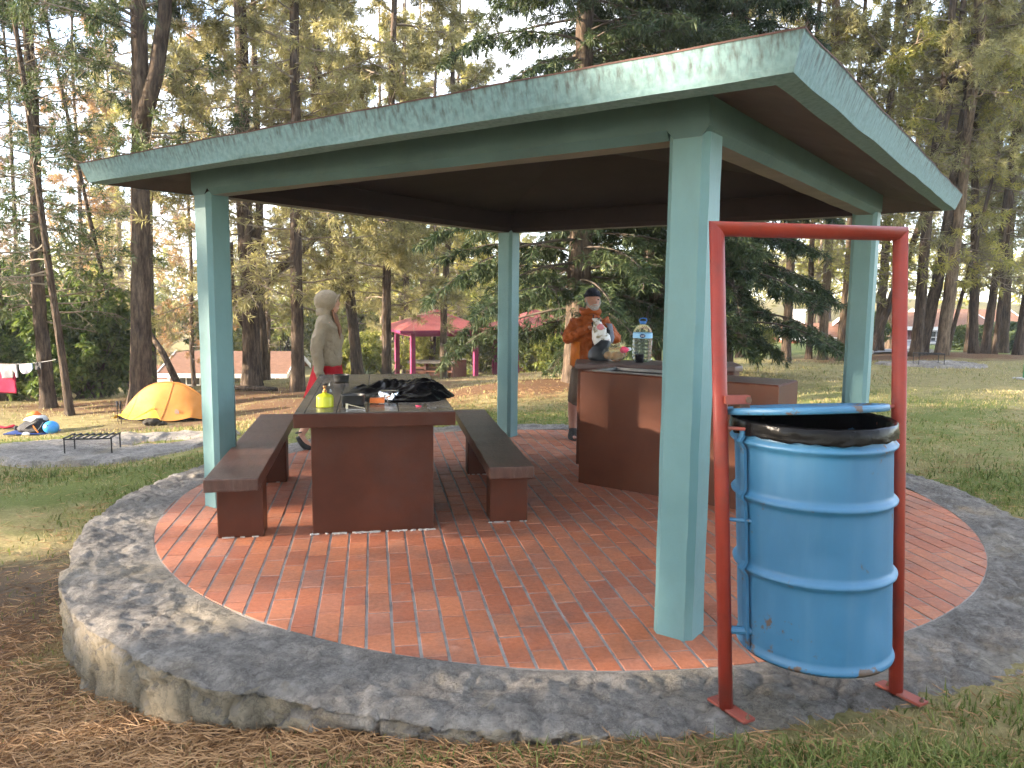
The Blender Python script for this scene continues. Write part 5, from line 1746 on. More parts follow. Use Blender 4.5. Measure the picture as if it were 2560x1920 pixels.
def woman():
    w = thing('person', 'person in cream hooded sweatshirt and red skirt walking right behind the table', 'person', (-1.93, 8.02, 0), R(4))
    b = MB()
    b.ball((.022, 0, 1.545), (.092, .074, .112), 18, 14)          # skull
    b.ball((.066, 0, 1.475), (.050, .050, .052), 14, 10)          # jaw
    b.tube([(.108, 0, 1.552), (.128, 0, 1.522), (.118, 0, 1.508)], [.008, .013, .010], 8)   # nose
    b.ball((.106, 0, 1.484), (.018, .022, .008), 10, 6); b.ball((.104, 0, 1.472), (.017, .02, .008), 10, 6)   # lips
    b.ball((.10, 0, 1.566), (.020, .050, .010), 12, 6)            # brow
    for s in (-1, 1): b.ball((.005, s * .076, 1.535), (.018, .010, .03), 10, 6)
    b.tube([(-.01, 0, 1.47), (-.015, 0, 1.36)], [.05, .058], 14)
    b.rings([(-.005, 0, .84, .12, .155), (0, 0, .95, .105, .135), (0, 0, 1.08, .10, .13), (.01, 0, 1.2, .11, .15), (-.01, 0, 1.33, .085, .17), (-.015, 0, 1.385, .055, .09)], 24)
    limb(b, [(0, -.085, .90), (-.09, -.085, .50), (-.275, -.08, .165)], [.082, .054, .036])
    limb(b, [(-.285, -.08, .15), (-.235, -.08, .075), (-.175, -.08, .03)], [.036, .032, .022])
    limb(b, [(0, .085, .90), (.15, .085, .49), (.20, .085, .09)], [.082, .054, .036])
    limb(b, [(.185, .085, .065), (.26, .085, .05), (.36, .085, .035)], [.035, .034, .024])
    for s in (-1, 1):
        x = -.05 if s < 0 else .05
        limb(b, [(-.02, s * .18, 1.33), (x - .02, s * .225, 1.07), (x, s * .21, .80)], [.05, .04, .03])
        b.ball((x + .005, s * .21, .76), (.030, .020, .045), 10, 8)
        for k in range(4):
            limb(b, [(x - .022 + k * .015, s * .21, .74), (x - .02 + k * .016, s * .212, .70), (x - .012 + k * .016, s * .205, .665 + .008 * abs(k - 1.5))], [.009, .0085, .007], 8, 3)
        limb(b, [(x + .025, s * .208, .77), (x + .042, s * .20, .735), (x + .04, s * .195, .70)], [.010, .009, .007], 8, 3)
    remesh(part('body', b, SKIN, w), .0075, 3)
    for s in (-1, 1):
        e = MB(); e.ball((.094, s * .034, 1.545), (.012, .014, .009), 12, 8); part('eye', e, paint('eye', (.05, .04, .035), .2, bstr=0), w, smooth=True)
    h = MB()
    h.rings([(-.005, 0, .882, .142, .182), (-.005, 0, .90, .150, .19), (0, 0, .945, .147, .185), (.005, 0, 1.05, .135, .165), (.015, 0, 1.17, .142, .18), (-.005, 0, 1.30, .115, .195), (-.015, 0, 1.37, .085, .15), (-.015, 0, 1.42, .068, .08)], 32)
    limb(h, [(-.02, -.165, 1.335), (-.075, -.235, 1.07), (-.045, -.222, .80)], [.072, .060, .047])
    limb(h, [(-.02, .165, 1.335), (.03, .235, 1.07), (.05, .222, .80)], [.072, .060, .047])
    folds(h, .013, 9)
    hd = MB()
    hd.ball((-.004, 0, 1.548), (.134, .104, .120), 30, 24)
    hd.v = [(min(x, .100 + (z - 1.545) * .45), y, z) for x, y, z in hd.v]
    hd.rings([(-.03, 0, 1.40, .085, .095), (-.03, 0, 1.44, .09, .09), (-.018, 0, 1.49, .088, .082)], 24)
    folds(hd, .006, 14)
    CREAM = cloth('cream_fleece', (.245, .195, .135), (.31, .255, .18))
    wrinkled(remesh(part('sweatshirt', h, CREAM, w), .010, 2), .034)
    wrinkled(remesh(part('hood', hd, CREAM, w), .008, 2), .007)
    rim = MB(); rim.tube([(.100 + (z - 1.545) * .45 - .004, y, z) for y, z in [(.066 * math.cos(t * .2618), 1.545 + .072 * math.sin(t * .2618)) for t in range(25)]], .010, 8)
    part('hood_hem', rim, CREAM, w, smooth=True)
    pk = MB(); pk.tube([(.085, -.135, 1.03), (.10, -.125, .99), (.10, -.128, .95)], .007, 8); part('pocket_edge', pk, CREAM, w, smooth=True)
    s = MB()
    rs = []
    for k in range(9):
        t = k / 8
        rs.append((-.005 - .03 * t, 0, .905 - .36 * t, .140 + .075 * t, .165 + .04 * t))
    s.rings(rs, 48)
    s.v = [(x * (1 + .07 * math.sin(math.atan2(y, x) * 11 + 1) * max(0, (.9 - z) / .36)), y * (1 + .07 * math.sin(math.atan2(y, x) * 11 + 1) * max(0, (.9 - z) / .36)), z) for x, y, z in s.v]
    part('skirt', s, cloth('red_cotton', (.34, .010, .016), (.42, .016, .024)), w, smooth=True)
    hr = MB()
    for k in range(9):
        y = -.045 + .011 * k
        limb(hr, [(.06, y, 1.46), (.085 + .01 * random.random(), y * 1.4, 1.36), (.125, y * 1.5 - .01, 1.26), (.13 + .012 * random.random(), y * 1.4 - .01, 1.14 + .03 * random.random())], [.013, .014, .013, .004], 8, 4)
    part('hair', hr, paint('auburn_hair', (.14, .055, .025), .5, (.25, .11, .05), 30, bstr=.2, stretch=(1, 1, .1)), w, smooth=True)
    BLK = paint('black_rubber', (.012, .012, .013), .55, bstr=.1)
    for pts, rr in (([(-.305, -.08, .155), (-.26, -.08, .075), (-.205, -.08, .03), (-.165, -.08, .022)], [.036, .040, .040, .030]), ([(.165, .085, .045), (.24, .085, .045), (.33, .085, .035), (.385, .085, .03)], [.038, .042, .042, .03])):
        f = MB(); limb(f, pts, rr, 14, 4)
        f.v = [(x, y * 1.0, max(z - .012, .004)) for x, y, z in f.v]
        sh = part('sandal', f, BLK, w, smooth=True)
        q = MB(); c = Vector(pts[0]) + Vector((.012, 0, .03))
        q.tube([(c.x + .042 * math.cos(a * .5236), c.y + .042 * math.sin(a * .5236), c.z + .01 * math.cos(a * .5236)) for a in range(13)], .007, 8)
        part('ankle_strap', q, BLK, sh, smooth=True)

def man():
    m_ = thing('person', 'bearded person in orange jacket and dark cap holding a printed bag behind the serving counter', 'person', (.87, 8.74, 0), R(8))
    b = MB()
    b.ball((.03, -.02, 1.60), (.078, .094, .115), 18, 14)
    b.ball((.035, -.062, 1.525), (.056, .052, .058), 14, 10)
    b.tube([(.04, -.112, 1.60), (.044, -.132, 1.565), (.042, -.118, 1.55)], [.010, .015, .011], 8)
    b.ball((.042, -.108, 1.612), (.05, .016, .010), 12, 6)
    b.ball((.041, -.114, 1.522), (.024, .010, .006), 10, 6)
    for s in (-1, 1): b.ball((.03 + s * .08, -.005, 1.585), (.010, .018, .032), 10, 6)
    b.tube([(.02, .0, 1.52), (.01, .015, 1.40)], [.060, .066], 14)
    b.rings([(0, 0, .80, .155, .11), (0, 0, .95, .15, .11), (0, 0, 1.1, .15, .11), (0, 0, 1.25, .17, .115), (0, .01, 1.36, .12, .075), (.01, .01, 1.43, .06, .055)], 24)
    for s, hip, knee, ank in ((-1, (-.095, 0, .84), (-.165, -.02, .47), (-.165, .015, .095)), (1, (.095, 0, .84), (.13, -.02, .47), (.15, .03, .095))):
        limb(b, [hip, knee, ((knee[0] + ank[0]) / 2, .02, .32), ank], [.09, .062, .058, .042])
        limb(b, [(ank[0], ank[1] + .02, .06), (ank[0] - .01, ank[1] - .10, .05), (ank[0] - .015, ank[1] - .19, .035)], [.028, .028, .02])
    arms = ((-1, (-.185, .01, 1.385), (-.245, -.06, 1.155), (-.01, -.245, 1.315)), (1, (.185, .01, 1.385), (.285, -.07, 1.16), (.15, -.25, 1.215)))
    for s, sh, el, ha in arms:
        limb(b, [(sh[0] * .75, sh[1], sh[2] - .06), el, ha], [.045, .045, .034])
    remesh(part('body', b, SKIN_M, m_), .009, 3)
    for s in (-1, 1):
        e = MB(); e.ball((.041 + s * .033, -.098, 1.592), (.013, .010, .007), 10, 6); part('eye', e, MATS['eye'], m_, smooth=True)
    bd = MB()
    bd.ball((.036, -.066, 1.505), (.058, .054, .045), 22, 16); bd.ball((.041, -.112, 1.534), (.030, .014, .009), 14, 8)
    for s in (-1, 1): limb(bd, [(.033 + s * .07, -.03, 1.59), (.034 + s * .062, -.05, 1.53), (.036, -.08, 1.485)], [.013, .018, .02], 8, 3)
    folds(bd, .008, 60)
    part('beard', bd, paint('grey_beard', (.20, .18, .165), .8, (.42, .40, .375), 60, bscale=120, bstr=.7), m_, smooth=False)
    cp = MB(); cp.ball((.028, -.008, 1.628), (.090, .104, .098), 26, 20)
    cp.v = [(x, y, max(z, 1.618 + (y + .01) * -.12)) for x, y, z in cp.v]
    folds(cp, .004, 18)
    cap = part('cap', cp, cloth('navy_knit', (.012, .013, .020), (.024, .025, .034)), m_, smooth=True)
    rb = MB(); rb.tube([(.028 + .091 * math.cos(a * .2094), -.008 + .106 * math.sin(a * .2094), 1.630 - .012 * math.sin(a * .2094)) for a in range(31)], [(.006, .016)] * 31, 8)
    part('cap_band', rb, MATS['navy_knit'], cap, smooth=True)
    OR = cloth('rust_orange_shell', (.25, .055, .010), (.32, .078, .015), .6, 18, .8)
    OR2 = cloth('bright_orange_shell', (.42, .11, .014), (.48, .14, .022), .6, 18, .8)
    j = MB()
    j.rings([(0, 0, .83, .188, .135), (0, 0, .86, .194, .14), (0, 0, 1.0, .182, .13), (0, 0, 1.15, .178, .13), (0, .005, 1.28, .180, .13), (0, .01, 1.36, .150, .105), (.01, .01, 1.42, .095, .085)], 34)
    for s, sh, el, ha in arms:
        h2 = Vector(el).lerp(Vector(ha), .86)
        limb(j, [(sh[0] * .80, sh[1], sh[2] - .035), el, tuple(h2)], [.078, .064, .046])
    folds(j, .020, 11)
    jk = wrinkled(remesh(part('jacket', j, OR, m_), .010, 2), .05)
    for s in (-1, 1):
        q = MB(); q.rings([(s * .158, -.018, .845, .052, .128), (s * .155, -.018, 1.0, .050, .122), (s * .15, -.014, 1.12, .046, .12)], 20); folds(q, .006, 12)
        part('side_panel', q, OR2, jk, smooth=True)
    z = MB(); z.tube([(.01, -.150, .86), (.012, -.148, 1.1), (.014, -.146, 1.28), (.018, -.11, 1.42)], .006, 8); part('zip', z, MATS['navy_knit'], jk, smooth=True)
    hd = MB(); hd.tube([(.015 + .105 * math.cos(a), .015 + .088 * math.sin(a), 1.455 + .012 * math.sin(a * 3)) for a in [k * 2 * math.pi / 24 for k in range(25)]], [(.024, .036)] * 25, 10)
    folds(hd, .012, 14)
    part('hood', hd, OR, jk, smooth=True)
    s_ = MB()
    s_.rings([(0, 0, .72, .175, .125), (0, 0, .80, .178, .128), (0, 0, .88, .175, .125)], 28)
    for s, hip, kn in ((-1, (-.09, 0, .80), (-.155, -.015, .46)), (1, (.09, 0, .80), (.125, -.015, .46))):
        limb(s_, [hip, ((hip[0] + kn[0]) / 2, -.005, .63), kn], [.105, .098, .088])
    folds(s_, .014, 11)
    remesh(part('shorts', s_, cloth('taupe_cotton', (.105, .078, .058), (.15, .115, .088)), m_), .011, 2)
    SHOE = cloth('hiking_shoe', (.024, .023, .022), (.05, .047, .043), .7, 60)
    SOCK = cloth('dark_sock', (.035, .036, .034))
    for ax, ay in ((-.165, .015), (.15, .03)):
        f = MB(); f.rings([(ax - .008, ay - .065, .004, .050, .135), (ax - .008, ay - .065, .03, .053, .14), (ax - .008, ay - .055, .06, .047, .118), (ax, ay - .005, .09, .043, .06), (ax, ay + .012, .13, .044, .05)], 24)
        sh = part('shoe', f, SHOE, m_, smooth=True)
        q = MB(); q.rings([(ax - .008, ay - .065, .001, .052, .139), (ax - .008, ay - .065, .022, .056, .143)], 24); part('sole', q, paint('sole_rubber', (.05, .05, .05), .8), sh)
        q = MB(); q.rings([(ax, ay + .012, .12, .045, .048), (ax, ay + .01, .17, .047, .048), (ax, ay + .01, .205, .049, .05)], 18); folds(q, .003, 40); part('sock', q, SOCK, m_, smooth=True)
    GL = cloth('black_glove', (.010, .010, .012), (.02, .02, .023))
    for s, sh, el, ha in arms:
        g = MB()
        ha = Vector(ha); fwd = (ha - Vector(el)).normalized()
        sd = fwd.cross(Vector((0, 0, 1))).normalized(); upv = sd.cross(fwd).normalized()
        limb(g, [tuple(ha - fwd * .06), tuple(ha)], [.036, .034], 12, 3)
        pc = ha + fwd * .045
        g.ball(tuple(pc), (.040, .036, .036), 14, 10)
        for k in range(4):
            o = upv * (.027 - .018 * k)
            l = (.9, 1.0, .95, .75)[k]
            limb(g, [tuple(pc + o + fwd * .025), tuple(pc + o + fwd * (.058 * l) - sd * s * .010), tuple(pc + o * .9 + fwd * (.062 * l) + sd * -s * .040), tuple(pc + o * .8 + fwd * .030 - sd * s * .050)], [.0115, .0105, .0095, .008], 8, 3)
        limb(g, [tuple(pc + upv * .028 - fwd * .015), tuple(pc + upv * .048 + fwd * .012 - sd * s * .015), tuple(pc + upv * .040 + fwd * .040 - sd * s * .030)], [.013, .011, .009], 8, 3)
        remesh(part('glove', g, GL, m_), .0045, 2)

def held_bag():
    m, nt, bs = new_mat('printed_film')
    tc = N(nt, 'ShaderNodeTexCoord')
    vo = N(nt, 'ShaderNodeTexNoise', Scale=15.0, Detail=4.0)
    nt.links.new(tc.outputs['Object'], vo.inputs['Vector'])
    rp = ramp(nt, vo.outputs[0], [(.30, (.45, .08, .09)), (.40, (.70, .69, .67)), (.52, (.62, .61, .58)), (.60, (.24, .20, .10)), (.68, (.10, .075, .05)), (.78, (.66, .65, .64))])
    nt.links.new(rp.outputs[0], bs.inputs['Base Color'])
    bs.inputs['Roughness'].default_value = .28
    o = thing('printed_bag', 'white printed plastic food bag held up by the person in orange', 'bag', (.97, 8.44, 1.06), R(10))
    mb = MB()
    mb.rings([(.03, 0, 0, .075, .05), (.03, 0, .02, .10, .065), (.02, 0, .10, .108, .07), (0, 0, .19, .095, .06), (-.03, -.01, .26, .055, .035), (-.045, -.01, .30, .035, .02), (-.05, -.01, .325, .05, .015)], 40)
    folds(mb, .022, 16)
    part('bag_film', mb, m, o, smooth=True)
    q = MB(); q.ball((-.02, -.055, .235), (.040, .02, .035), 16, 10); folds(q, .008, 40); part('pink_packet', q, paint('pale_pink_packet', (.62, .22, .24), .35), o, smooth=True)
    q = MB(); q.rings([(.10, -.01, .03, .03, .03), (.115, -.01, .12, .035, .03), (.10, -.01, .24, .03, .028), (.085, -.01, .27, .035, .03)], 18); folds(q, .012, 20)
    part('grey_lining', q, cloth('blue_grey_nylon', (.16, .18, .24), (.24, .26, .33), .5), o, smooth=True)

woman()
man()
held_bag()

# ------------------------------------------------------------------ camp: tent, pack, poles, washing
TENT_O = cloth('orange_ripstop', (.40, .155, .030), (.46, .19, .042), .55, 200, .15)
TENT_Y = cloth('yellow_ripstop', (.62, .36, .030), (.68, .42, .045), .55, 200, .15)
BLACKN = cloth('black_nylon', (.010, .010, .012), (.022, .022, .026), .6, 90)

def build_tent():
    x0, y0 = -7.55, 16.75
    t = thing('tent', 'low orange and yellow one hoop tent pitched below the thick pine', 'tent', (x0, y0, gz(x0, y0)), R(-4))
    hw = 1.13
    def pt(u, v):
        """u along the hoop -1..1, v from the ridge (0) down the front to the hem (1) or the back (-1)"""
        x = hw * u
        hgt = .80 * max(0, 1 - abs(u) ** 2.3) + .015
        d = .62 * (1 - .55 * u * u)
        s = abs(v)
        hem = .05 + .07 * (1 - abs(math.sin((u + .12) * 4.2))) * (1 if v > 0 else .5)
        y = -d * v * (.62 + .38 * s)
        z = hgt + (min(hem, hgt) - hgt) * (s ** 1.25)
        z -= .035 * math.sin(s * math.pi) * (hgt > .2)
        return (x + .006 * noise.noise(Vector((u * 6, v * 6, 0))), y, z + .008 * noise.noise(Vector((u * 5, v * 5, 4))))
    A, B = MB(), MB()
    nu, nv = 48, 24
    def vb(u):
        return min(1.0, max(0.0, (u + .70) / .80))
    for i in range(nu):
        u0, u1 = -1 + 2 * i / nu, -1 + 2 * (i + 1) / nu
        for j in range(nv // 2):
            a0, a1 = j / (nv / 2), (j + 1) / (nv / 2)
            A.add([pt(u0, -a0), pt(u0, -a1), pt(u1, -a1), pt(u1, -a0)], [(3, 2, 1, 0)])
            if vb(u1) > 0:
                A.add([pt(u0, a0 * vb(u0)), pt(u0, a1 * vb(u0)), pt(u1, a1 * vb(u1)), pt(u1, a0 * vb(u1))], [(0, 1, 2, 3)])
            if vb(u0) < 1:
                f0, f1 = vb(u0), vb(u1)
                B.add([pt(u0, f0 + a0 * (1 - f0)), pt(u0, f0 + a1 * (1 - f0)), pt(u1, f1 + a1 * (1 - f1)), pt(u1, f1 + a0 * (1 - f1))], [(0, 1, 2, 3)])
    part('fly_sheet', A, TENT_O, t, smooth=True, weld=True)
    part('yellow_panel', B, TENT_Y, t, smooth=True, weld=True)
    mb = MB(); mb.prism([(-1.05, -.22), (0, -.50), (1.05, -.22), (1.05, .22), (0, .50), (-1.05, .22)], .0, .14); part('inner_tub', mb, BLACKN, t)
    mb = MB(); mb.tube([pt(-1 + 2 * k / 40, 0) for k in range(41)], .014, 8); part('pole_sleeve', mb, TENT_O, t, smooth=True)
    mb = MB(); mb.tube([pt(.10, .02 + .97 * k / 12) for k in range(13)], .010, 6); part('zip', mb, TENT_O, t)
    mb = MB(); mb.tube([pt(-.62, .02 + .97 * k / 12) for k in range(13)], .006, 6); part('seam', mb, TENT_O, t)
    for dx in (-.08, 0, .09):
        mb = MB(); a = pt(.10, 1.0); mb.tube([a, (a[0] + dx, a[1] - .12, .005)], .006, 6); part('hem_loop', mb, TENT_O, t)
    mb = MB(); mb.tube([pt(-1, 0), (-1.32, -.05, 0)], .004, 6); part('guy_line', mb, TENT_Y, t)
    # the maker's mark: three nested quarter arches
    mb = MB()
    c = pt(.34, .80); n_ = Vector((0, -.78, .62))
    ax = Vector((1, 0, 0)); ay = n_.cross(ax) * -1
    ay = Vector((0, .62, .78))
    for k in range(3):
        r0_, r1_ = .035 + .028 * k, .053 + .028 * k
        P = []
        for s in range(9):
            a = s / 8 * math.pi / 2
            for r_ in (r0_, r1_):
                p = Vector(c) + ax * (-.05 + r_ * math.cos(a)) + ay * (r_ * math.sin(a) - .03) + n_ * .012
                P.append(tuple(p))
        mb.add(P, [(2 * s, 2 * s + 1, 2 * s + 3, 2 * s + 2) for s in range(8)])
    part('emblem', mb, paint('grey_print', (.14, .12, .11), .6, bstr=0), t)

def build_camp():
    x, y = -8.42, 16.2
    for dx, lab in ((0, 'black trekking pole handle standing left of the tent'), (.07, 'second black trekking pole leaning against the tent corner')):
        p = thing('trekking_pole', lab, 'trekking pole', (x + dx, y, gz(x, y)))
        mb = MB(); mb.tube([(0, 0, -.02), (0, 0, .34)], .008, 8); part('shaft', mb, BLACKN, p)
        mb = MB(); mb.tube([(0, 0, .32), (0, 0, .40), (0, 0, .47)], [.018, .022, .024], 10); mb.ball((0, 0, .475), (.03, .026, .022), 10, 6); part('grip', mb, BLACKN, p, smooth=True)
        mb = MB(); mb.tube([(.02, 0, .45), (.05, -.01, .40), (.03, 0, .33)], .006, 6); part('wrist_strap', mb, BLACKN, p)
    x, y = -7.55, 15.9
    mb = MB(); mb.ball((0, 0, .08), (.20, .12, .09), 24, 14); mb.ball((.20, -.02, .05), (.13, .06, .045), 18, 10); folds(mb, .04, 8)
    mb.v = [(a, b_, max(c, -.02)) for a, b_, c in mb.v]
    tag(link('dark_bundle', mb.mesh('dark_bundle', smooth=True), cloth('dark_brown_fabric', (.022, .019, .014), (.045, .038, .028)), loc=(x, y, gz(x, y))), 'dark brown fabric bundle on the grass in front of the tent', 'bundle')
    # rucksack lying on a mat with clothes on it
    x, y = -9.9, 15.7
    g0 = gz(x, y)
    mb = MB(); mb.box((0, 0, .02), (.95, .5, .025), rz=.1); folds(mb, .02, 5)
    tag(link('sleeping_mat', mb.mesh('sleeping_mat', .006), cloth('blue_mat', (.02, .045, .17), (.03, .065, .23)), loc=(x, y, g0)), 'dark blue mat under the black backpack', 'mat')
    p = thing('backpack', 'black backpack lying on the blue mat left of the tent', 'backpack', (x, y, g0 + .03), R(-8))
    mb = MB(); mb.rings([(0, 0, 0, .34, .2), (0, 0, .05, .37, .22), (.02, .02, .14, .34, .20), (.06, .03, .23, .24, .15), (.10, .03, .29, .12, .09)], 36); folds(mb, .05, 5); part('pack_body', mb, BLACKN, p, smooth=True)
    mb = MB(); mb.rings([(.02, .03, .235, .26, .14), (.04, .04, .28, .24, .13), (.08, .05, .335, .12, .08)], 28); folds(mb, .04, 7); part('grey_lid', mb, cloth('pale_grey_nylon', (.32, .33, .34), (.42, .43, .44), .6), p, smooth=True)
    for pts in ([(-.05, -.21, .10), (.05, -.20, .17), (.18, -.16, .24)], [(.20, -.19, .04), (.26, -.16, .12), (.29, -.10, .22)]):
        mb = MB(); mb.tube(pts, [(.016, .006)] * 3, 8); part('strap', mb, cloth('grey_webbing', (.22, .23, .23)), p)
    mb = MB(); mb.tube([(.14, -.20, .16), (.20, -.21, .09), (.25, -.20, .02)], .012, 8); part('orange_strap', mb, cloth('orange_webbing', (.55, .16, .03)), p)
    mb = MB(); mb.ball((-.42, 0, .06), (.05, .05, .05), 12, 8); part('side_bottle', mb, BLACKN, p, smooth=True)
    mb = MB(); mb.rings([(0, 0, 0, .15, .1), (.02, 0, .04, .15, .1), (.03, 0, .09, .07, .05)], 20); folds(mb, .05, 8)
    tag(link('orange_jacket', mb.mesh('orange_jacket', smooth=True), cloth('orange_shell_cloth', (.62, .13, .02), (.70, .18, .035), .6), loc=(x - .05, y + .10, g0 + .34)), 'crumpled orange jacket on top of the backpack', 'jacket')
    h = thing('blue_helmet', 'round bright blue helmet beside the backpack', 'helmet', (x + .42, y - .12, g0 + .02))
    mb = MB(); mb.ball((0, 0, .12), (.155, .14, .135), 24, 16); mb.v = [(a, b_, max(c, .0)) for a, b_, c in mb.v]; part('shell', mb, paint('sky_blue_plastic', (.035, .24, .58), .35, bstr=0), h, smooth=True)
    for a in (-.6, 0, .5):
        mb = MB(); mb.ball((.10 * math.sin(a), -.115 * math.cos(a), .17), (.022, .016, .020), 10, 8); part('vent', mb, BLACKN, h, smooth=True)
    mb = MB(); mb.ball((0, 0, .035), (.075, .05, .035), 14, 8); folds(mb, .015, 12)
    tag(link('white_pouch', mb.mesh('white_pouch', smooth=True), WHITE, loc=(x + .02, y - .30, g0)), 'small white pouch on the grass in front of the backpack', 'pouch')
    x, y = -10.75, 16.1
    mb = MB(); mb.tube([(-.35, 0, .02), (-.2, .02, .05), (0, -.03, .03), (.14, .02, .06), (.25, 0, .02)], [(.05, .02), (.06, .03), (.05, .02), (.06, .035), (.03, .015)], 10); folds(mb, .02, 9)
    tag(link('red_cloth', mb.mesh('red_cloth', smooth=True), cloth('crimson_cloth', (.30, .012, .03), (.38, .02, .045)), loc=(x, y, gz(x, y))), 'twisted red cloth on the grass at the left edge', 'cloth')
    # washing line
    A, B = Vector((-10.47, 17.55, .07)), Vector((-13.6, 18.3, .10))
    def sag(t):
        p = A.lerp(B, t); p.z -= .55 * t * (1 - t) * 1.2
        return p
    mb = MB(); mb.tube([tuple(sag(k / 24)) for k in range(25)], .006, 6)
    tag(link('washing_line', mb.mesh('washing_line'), paint('pale_cord', (.35, .34, .31), .8), None), 'thin cord tied to the slim pine, washing hung on it', 'washing line')
    def hung(name, t0, t1, drop, mat_, label, cat, off=0.0, shape=None):
        mb = MB()
        nu, nv = 16, 14
        P = []
        for side in (1, -1):
            for j in range(nv + 1):
                for i in range(nu + 1):
                    u, v = i / nu, j / nv
                    q = sag(t0 + (t1 - t0) * u)
                    w = .012 * noise.noise(Vector((u * 4 + t0 * 20, v * 3, 0))) + .02 * math.sin(u * 9 + v * 2) * v
                    dd = drop * (shape(u) if shape else 1)
                    P.append((q.x + (.5 - u) * .05 * v, q.y - off - .012 * side * (1 if side > 0 else .6) - w, q.z + .004 - dd * v * (1 if side > 0 else .92)))
        n1 = (nu + 1) * (nv + 1)
        F = []
        for s in range(2):
            for j in range(nv):
                for i in range(nu):
                    a = s * n1 + j * (nu + 1) + i
                    f = (a, a + 1, a + nu + 2, a + nu + 1)
                    F.append(f if s == 0 else f[::-1])
        for i in range(nu):
            F.append((i, i + 1, n1 + i + 1, n1 + i)); b0 = nv * (nu + 1) + i; F.append((b0, b0 + 1, n1 + b0 + 1, n1 + b0))
        for j in range(nv):
            for i in (0, nu):
                a = j * (nu + 1) + i; F.append((a, a + nu + 1, n1 + a + nu + 1, n1 + a))
        mb.add(P, F)
        tag(link(name, mb.mesh(name, smooth=True), mat_), label, cat)
    hung('towel', .375, .62, .70, cloth('crimson_towel', (.33, .012, .045), (.40, .02, .06), .95, 120), 'large crimson towel hanging on the line at the left edge', 'towel', -.04)
    hung('grey_shirt', .33, .50, .33, cloth('grey_jersey', (.20, .19, .20), (.27, .26, .27)), 'grey shirt hanging in front of the crimson towel', 'shirt', .05, lambda u: 1 if .28 < u < .80 else (.95 if u < .15 or u > .88 else .55))
    hung('blue_shorts', .20, .315, .22, cloth('pale_blue_print', (.13, .20, .30), (.45, .40, .42), .8), 'pale blue patterned shorts pegged on the line between towel and trunk', 'shorts', .03, lambda u: .6 + .5 * math.sin(u * 3.1))
    hung('black_socks', .125, .175, .17, BLACKN, 'small black garment on the line nearest the slim pine', 'garment', .03)

build_tent()
build_camp()

# ------------------------------------------------------------------ grill stands on stone slabs
IRON = paint('black_iron', (.012, .011, .011), .6, (.022, .02, .019), 9, bscale=60)

def stone_slab(x, y, rx, ry, label, rot, seed, hole=None):
    n, m = 90, 14
    V, F = [], []
    for j in range(m + 1):
        for i in range(n):
            a = 2 * math.pi * i / n
            e = 1 + .16 * noise.noise(Vector((math.cos(a) * 1.7, math.sin(a) * 1.7, seed))) + .06 * noise.noise(Vector((math.cos(a) * 6, math.sin(a) * 6, seed)))
            t = j / m
            px, py = rx * e * t * math.cos(a), ry * e * t * math.sin(a)
            wx, wy = x + px * math.cos(rot) - py * math.sin(rot), y + px * math.sin(rot) + py * math.cos(rot)
            z = gz(wx, wy) + .05 + .025 * noise.fractal(Vector((wx * 1.6, wy * 1.6, 2)), 1, 2, 4) + .02 * (noise.noise(Vector((wx * 4, wy * 4, 9))) > .1)
            if hole:
                z -= .09 * math.exp(-(((px - hole[0]) / hole[2]) ** 2 + ((py - hole[1]) / hole[3]) ** 2) ** 2)
            if j == m:
                z = gz(wx, wy) - .06
            V.append((wx, wy, z))
    for j in range(m):
        for i in range(n):
            F.append((j * n + i, j * n + (i + 1) % n, (j + 1) * n + (i + 1) % n, (j + 1) * n + i))
    mb = MB(); mb.add(V, F)
    tag(link('stone_slab', mb.mesh('stone_slab'), STONE), label, 'stone slab')

def grill_stand(x, y, w, d, h, rz, label):
    g = thing('grill_stand', label, 'grill stand', (x, y, gz(x, y) + .055), rz)
    for sx, sy in ((-1, -1), (1, -1), (1, 1), (-1, 1)):
        mb = MB(); mb.tube([(sx * w / 2, sy * d / 2, -.03), (sx * w / 2, sy * d / 2, h)], .010, 8); part('leg', mb, IRON, g)
    for sy in (-1, 1):
        mb = MB(); mb.box((0, sy * d / 2, h), (w + .02, .018, .018)); part('rail', mb, IRON, g)
    for k in range(8):
        mb = MB(); mb.box((-w / 2 + w * k / 7, 0, h + .016), (.030, d + .02, .012)); part('bar', mb, IRON, g)

stone_slab(-5.75, 11.0, 1.75, 1.15, 'flat grey rock slab under the near grill stand on the left', .25, 3, (.55, .25, .5, .3))
grill_stand(-5.85, 10.55, .60, .36, .21, R(10), 'black iron grill stand on the stone slab left of the platform')
stone_slab(11.4, 20.9, 1.55, 1.2, 'flat grey rock slab under the far grill stand on the right', .1, 8, (.3, .1, .8, .25))
grill_stand(11.1, 20.4, .64, .36, .27, R(-6), 'thin iron grill stand on the slab before the right pines')

mb = MB(); mb.tube([(0, 0, -.1), (0, 0, 1.9)], .045, 16)
gp = thing('green_pole', 'bright green metal pole at the right edge of the lawn', 'pole', (11.42, 17.0, gz(11.42, 17)))
GREENP = paint('green_enamel', (.008, .22, .075), .35, (.012, .28, .10), 4, bstr=.1)
part('pole', mb, GREENP, gp, smooth=True)
mb = MB(); mb.box((0, 0, .02), (.34, .34, .05), rz=.2); part('concrete_foot', mb, CEMENT, gp, bevel=.01)

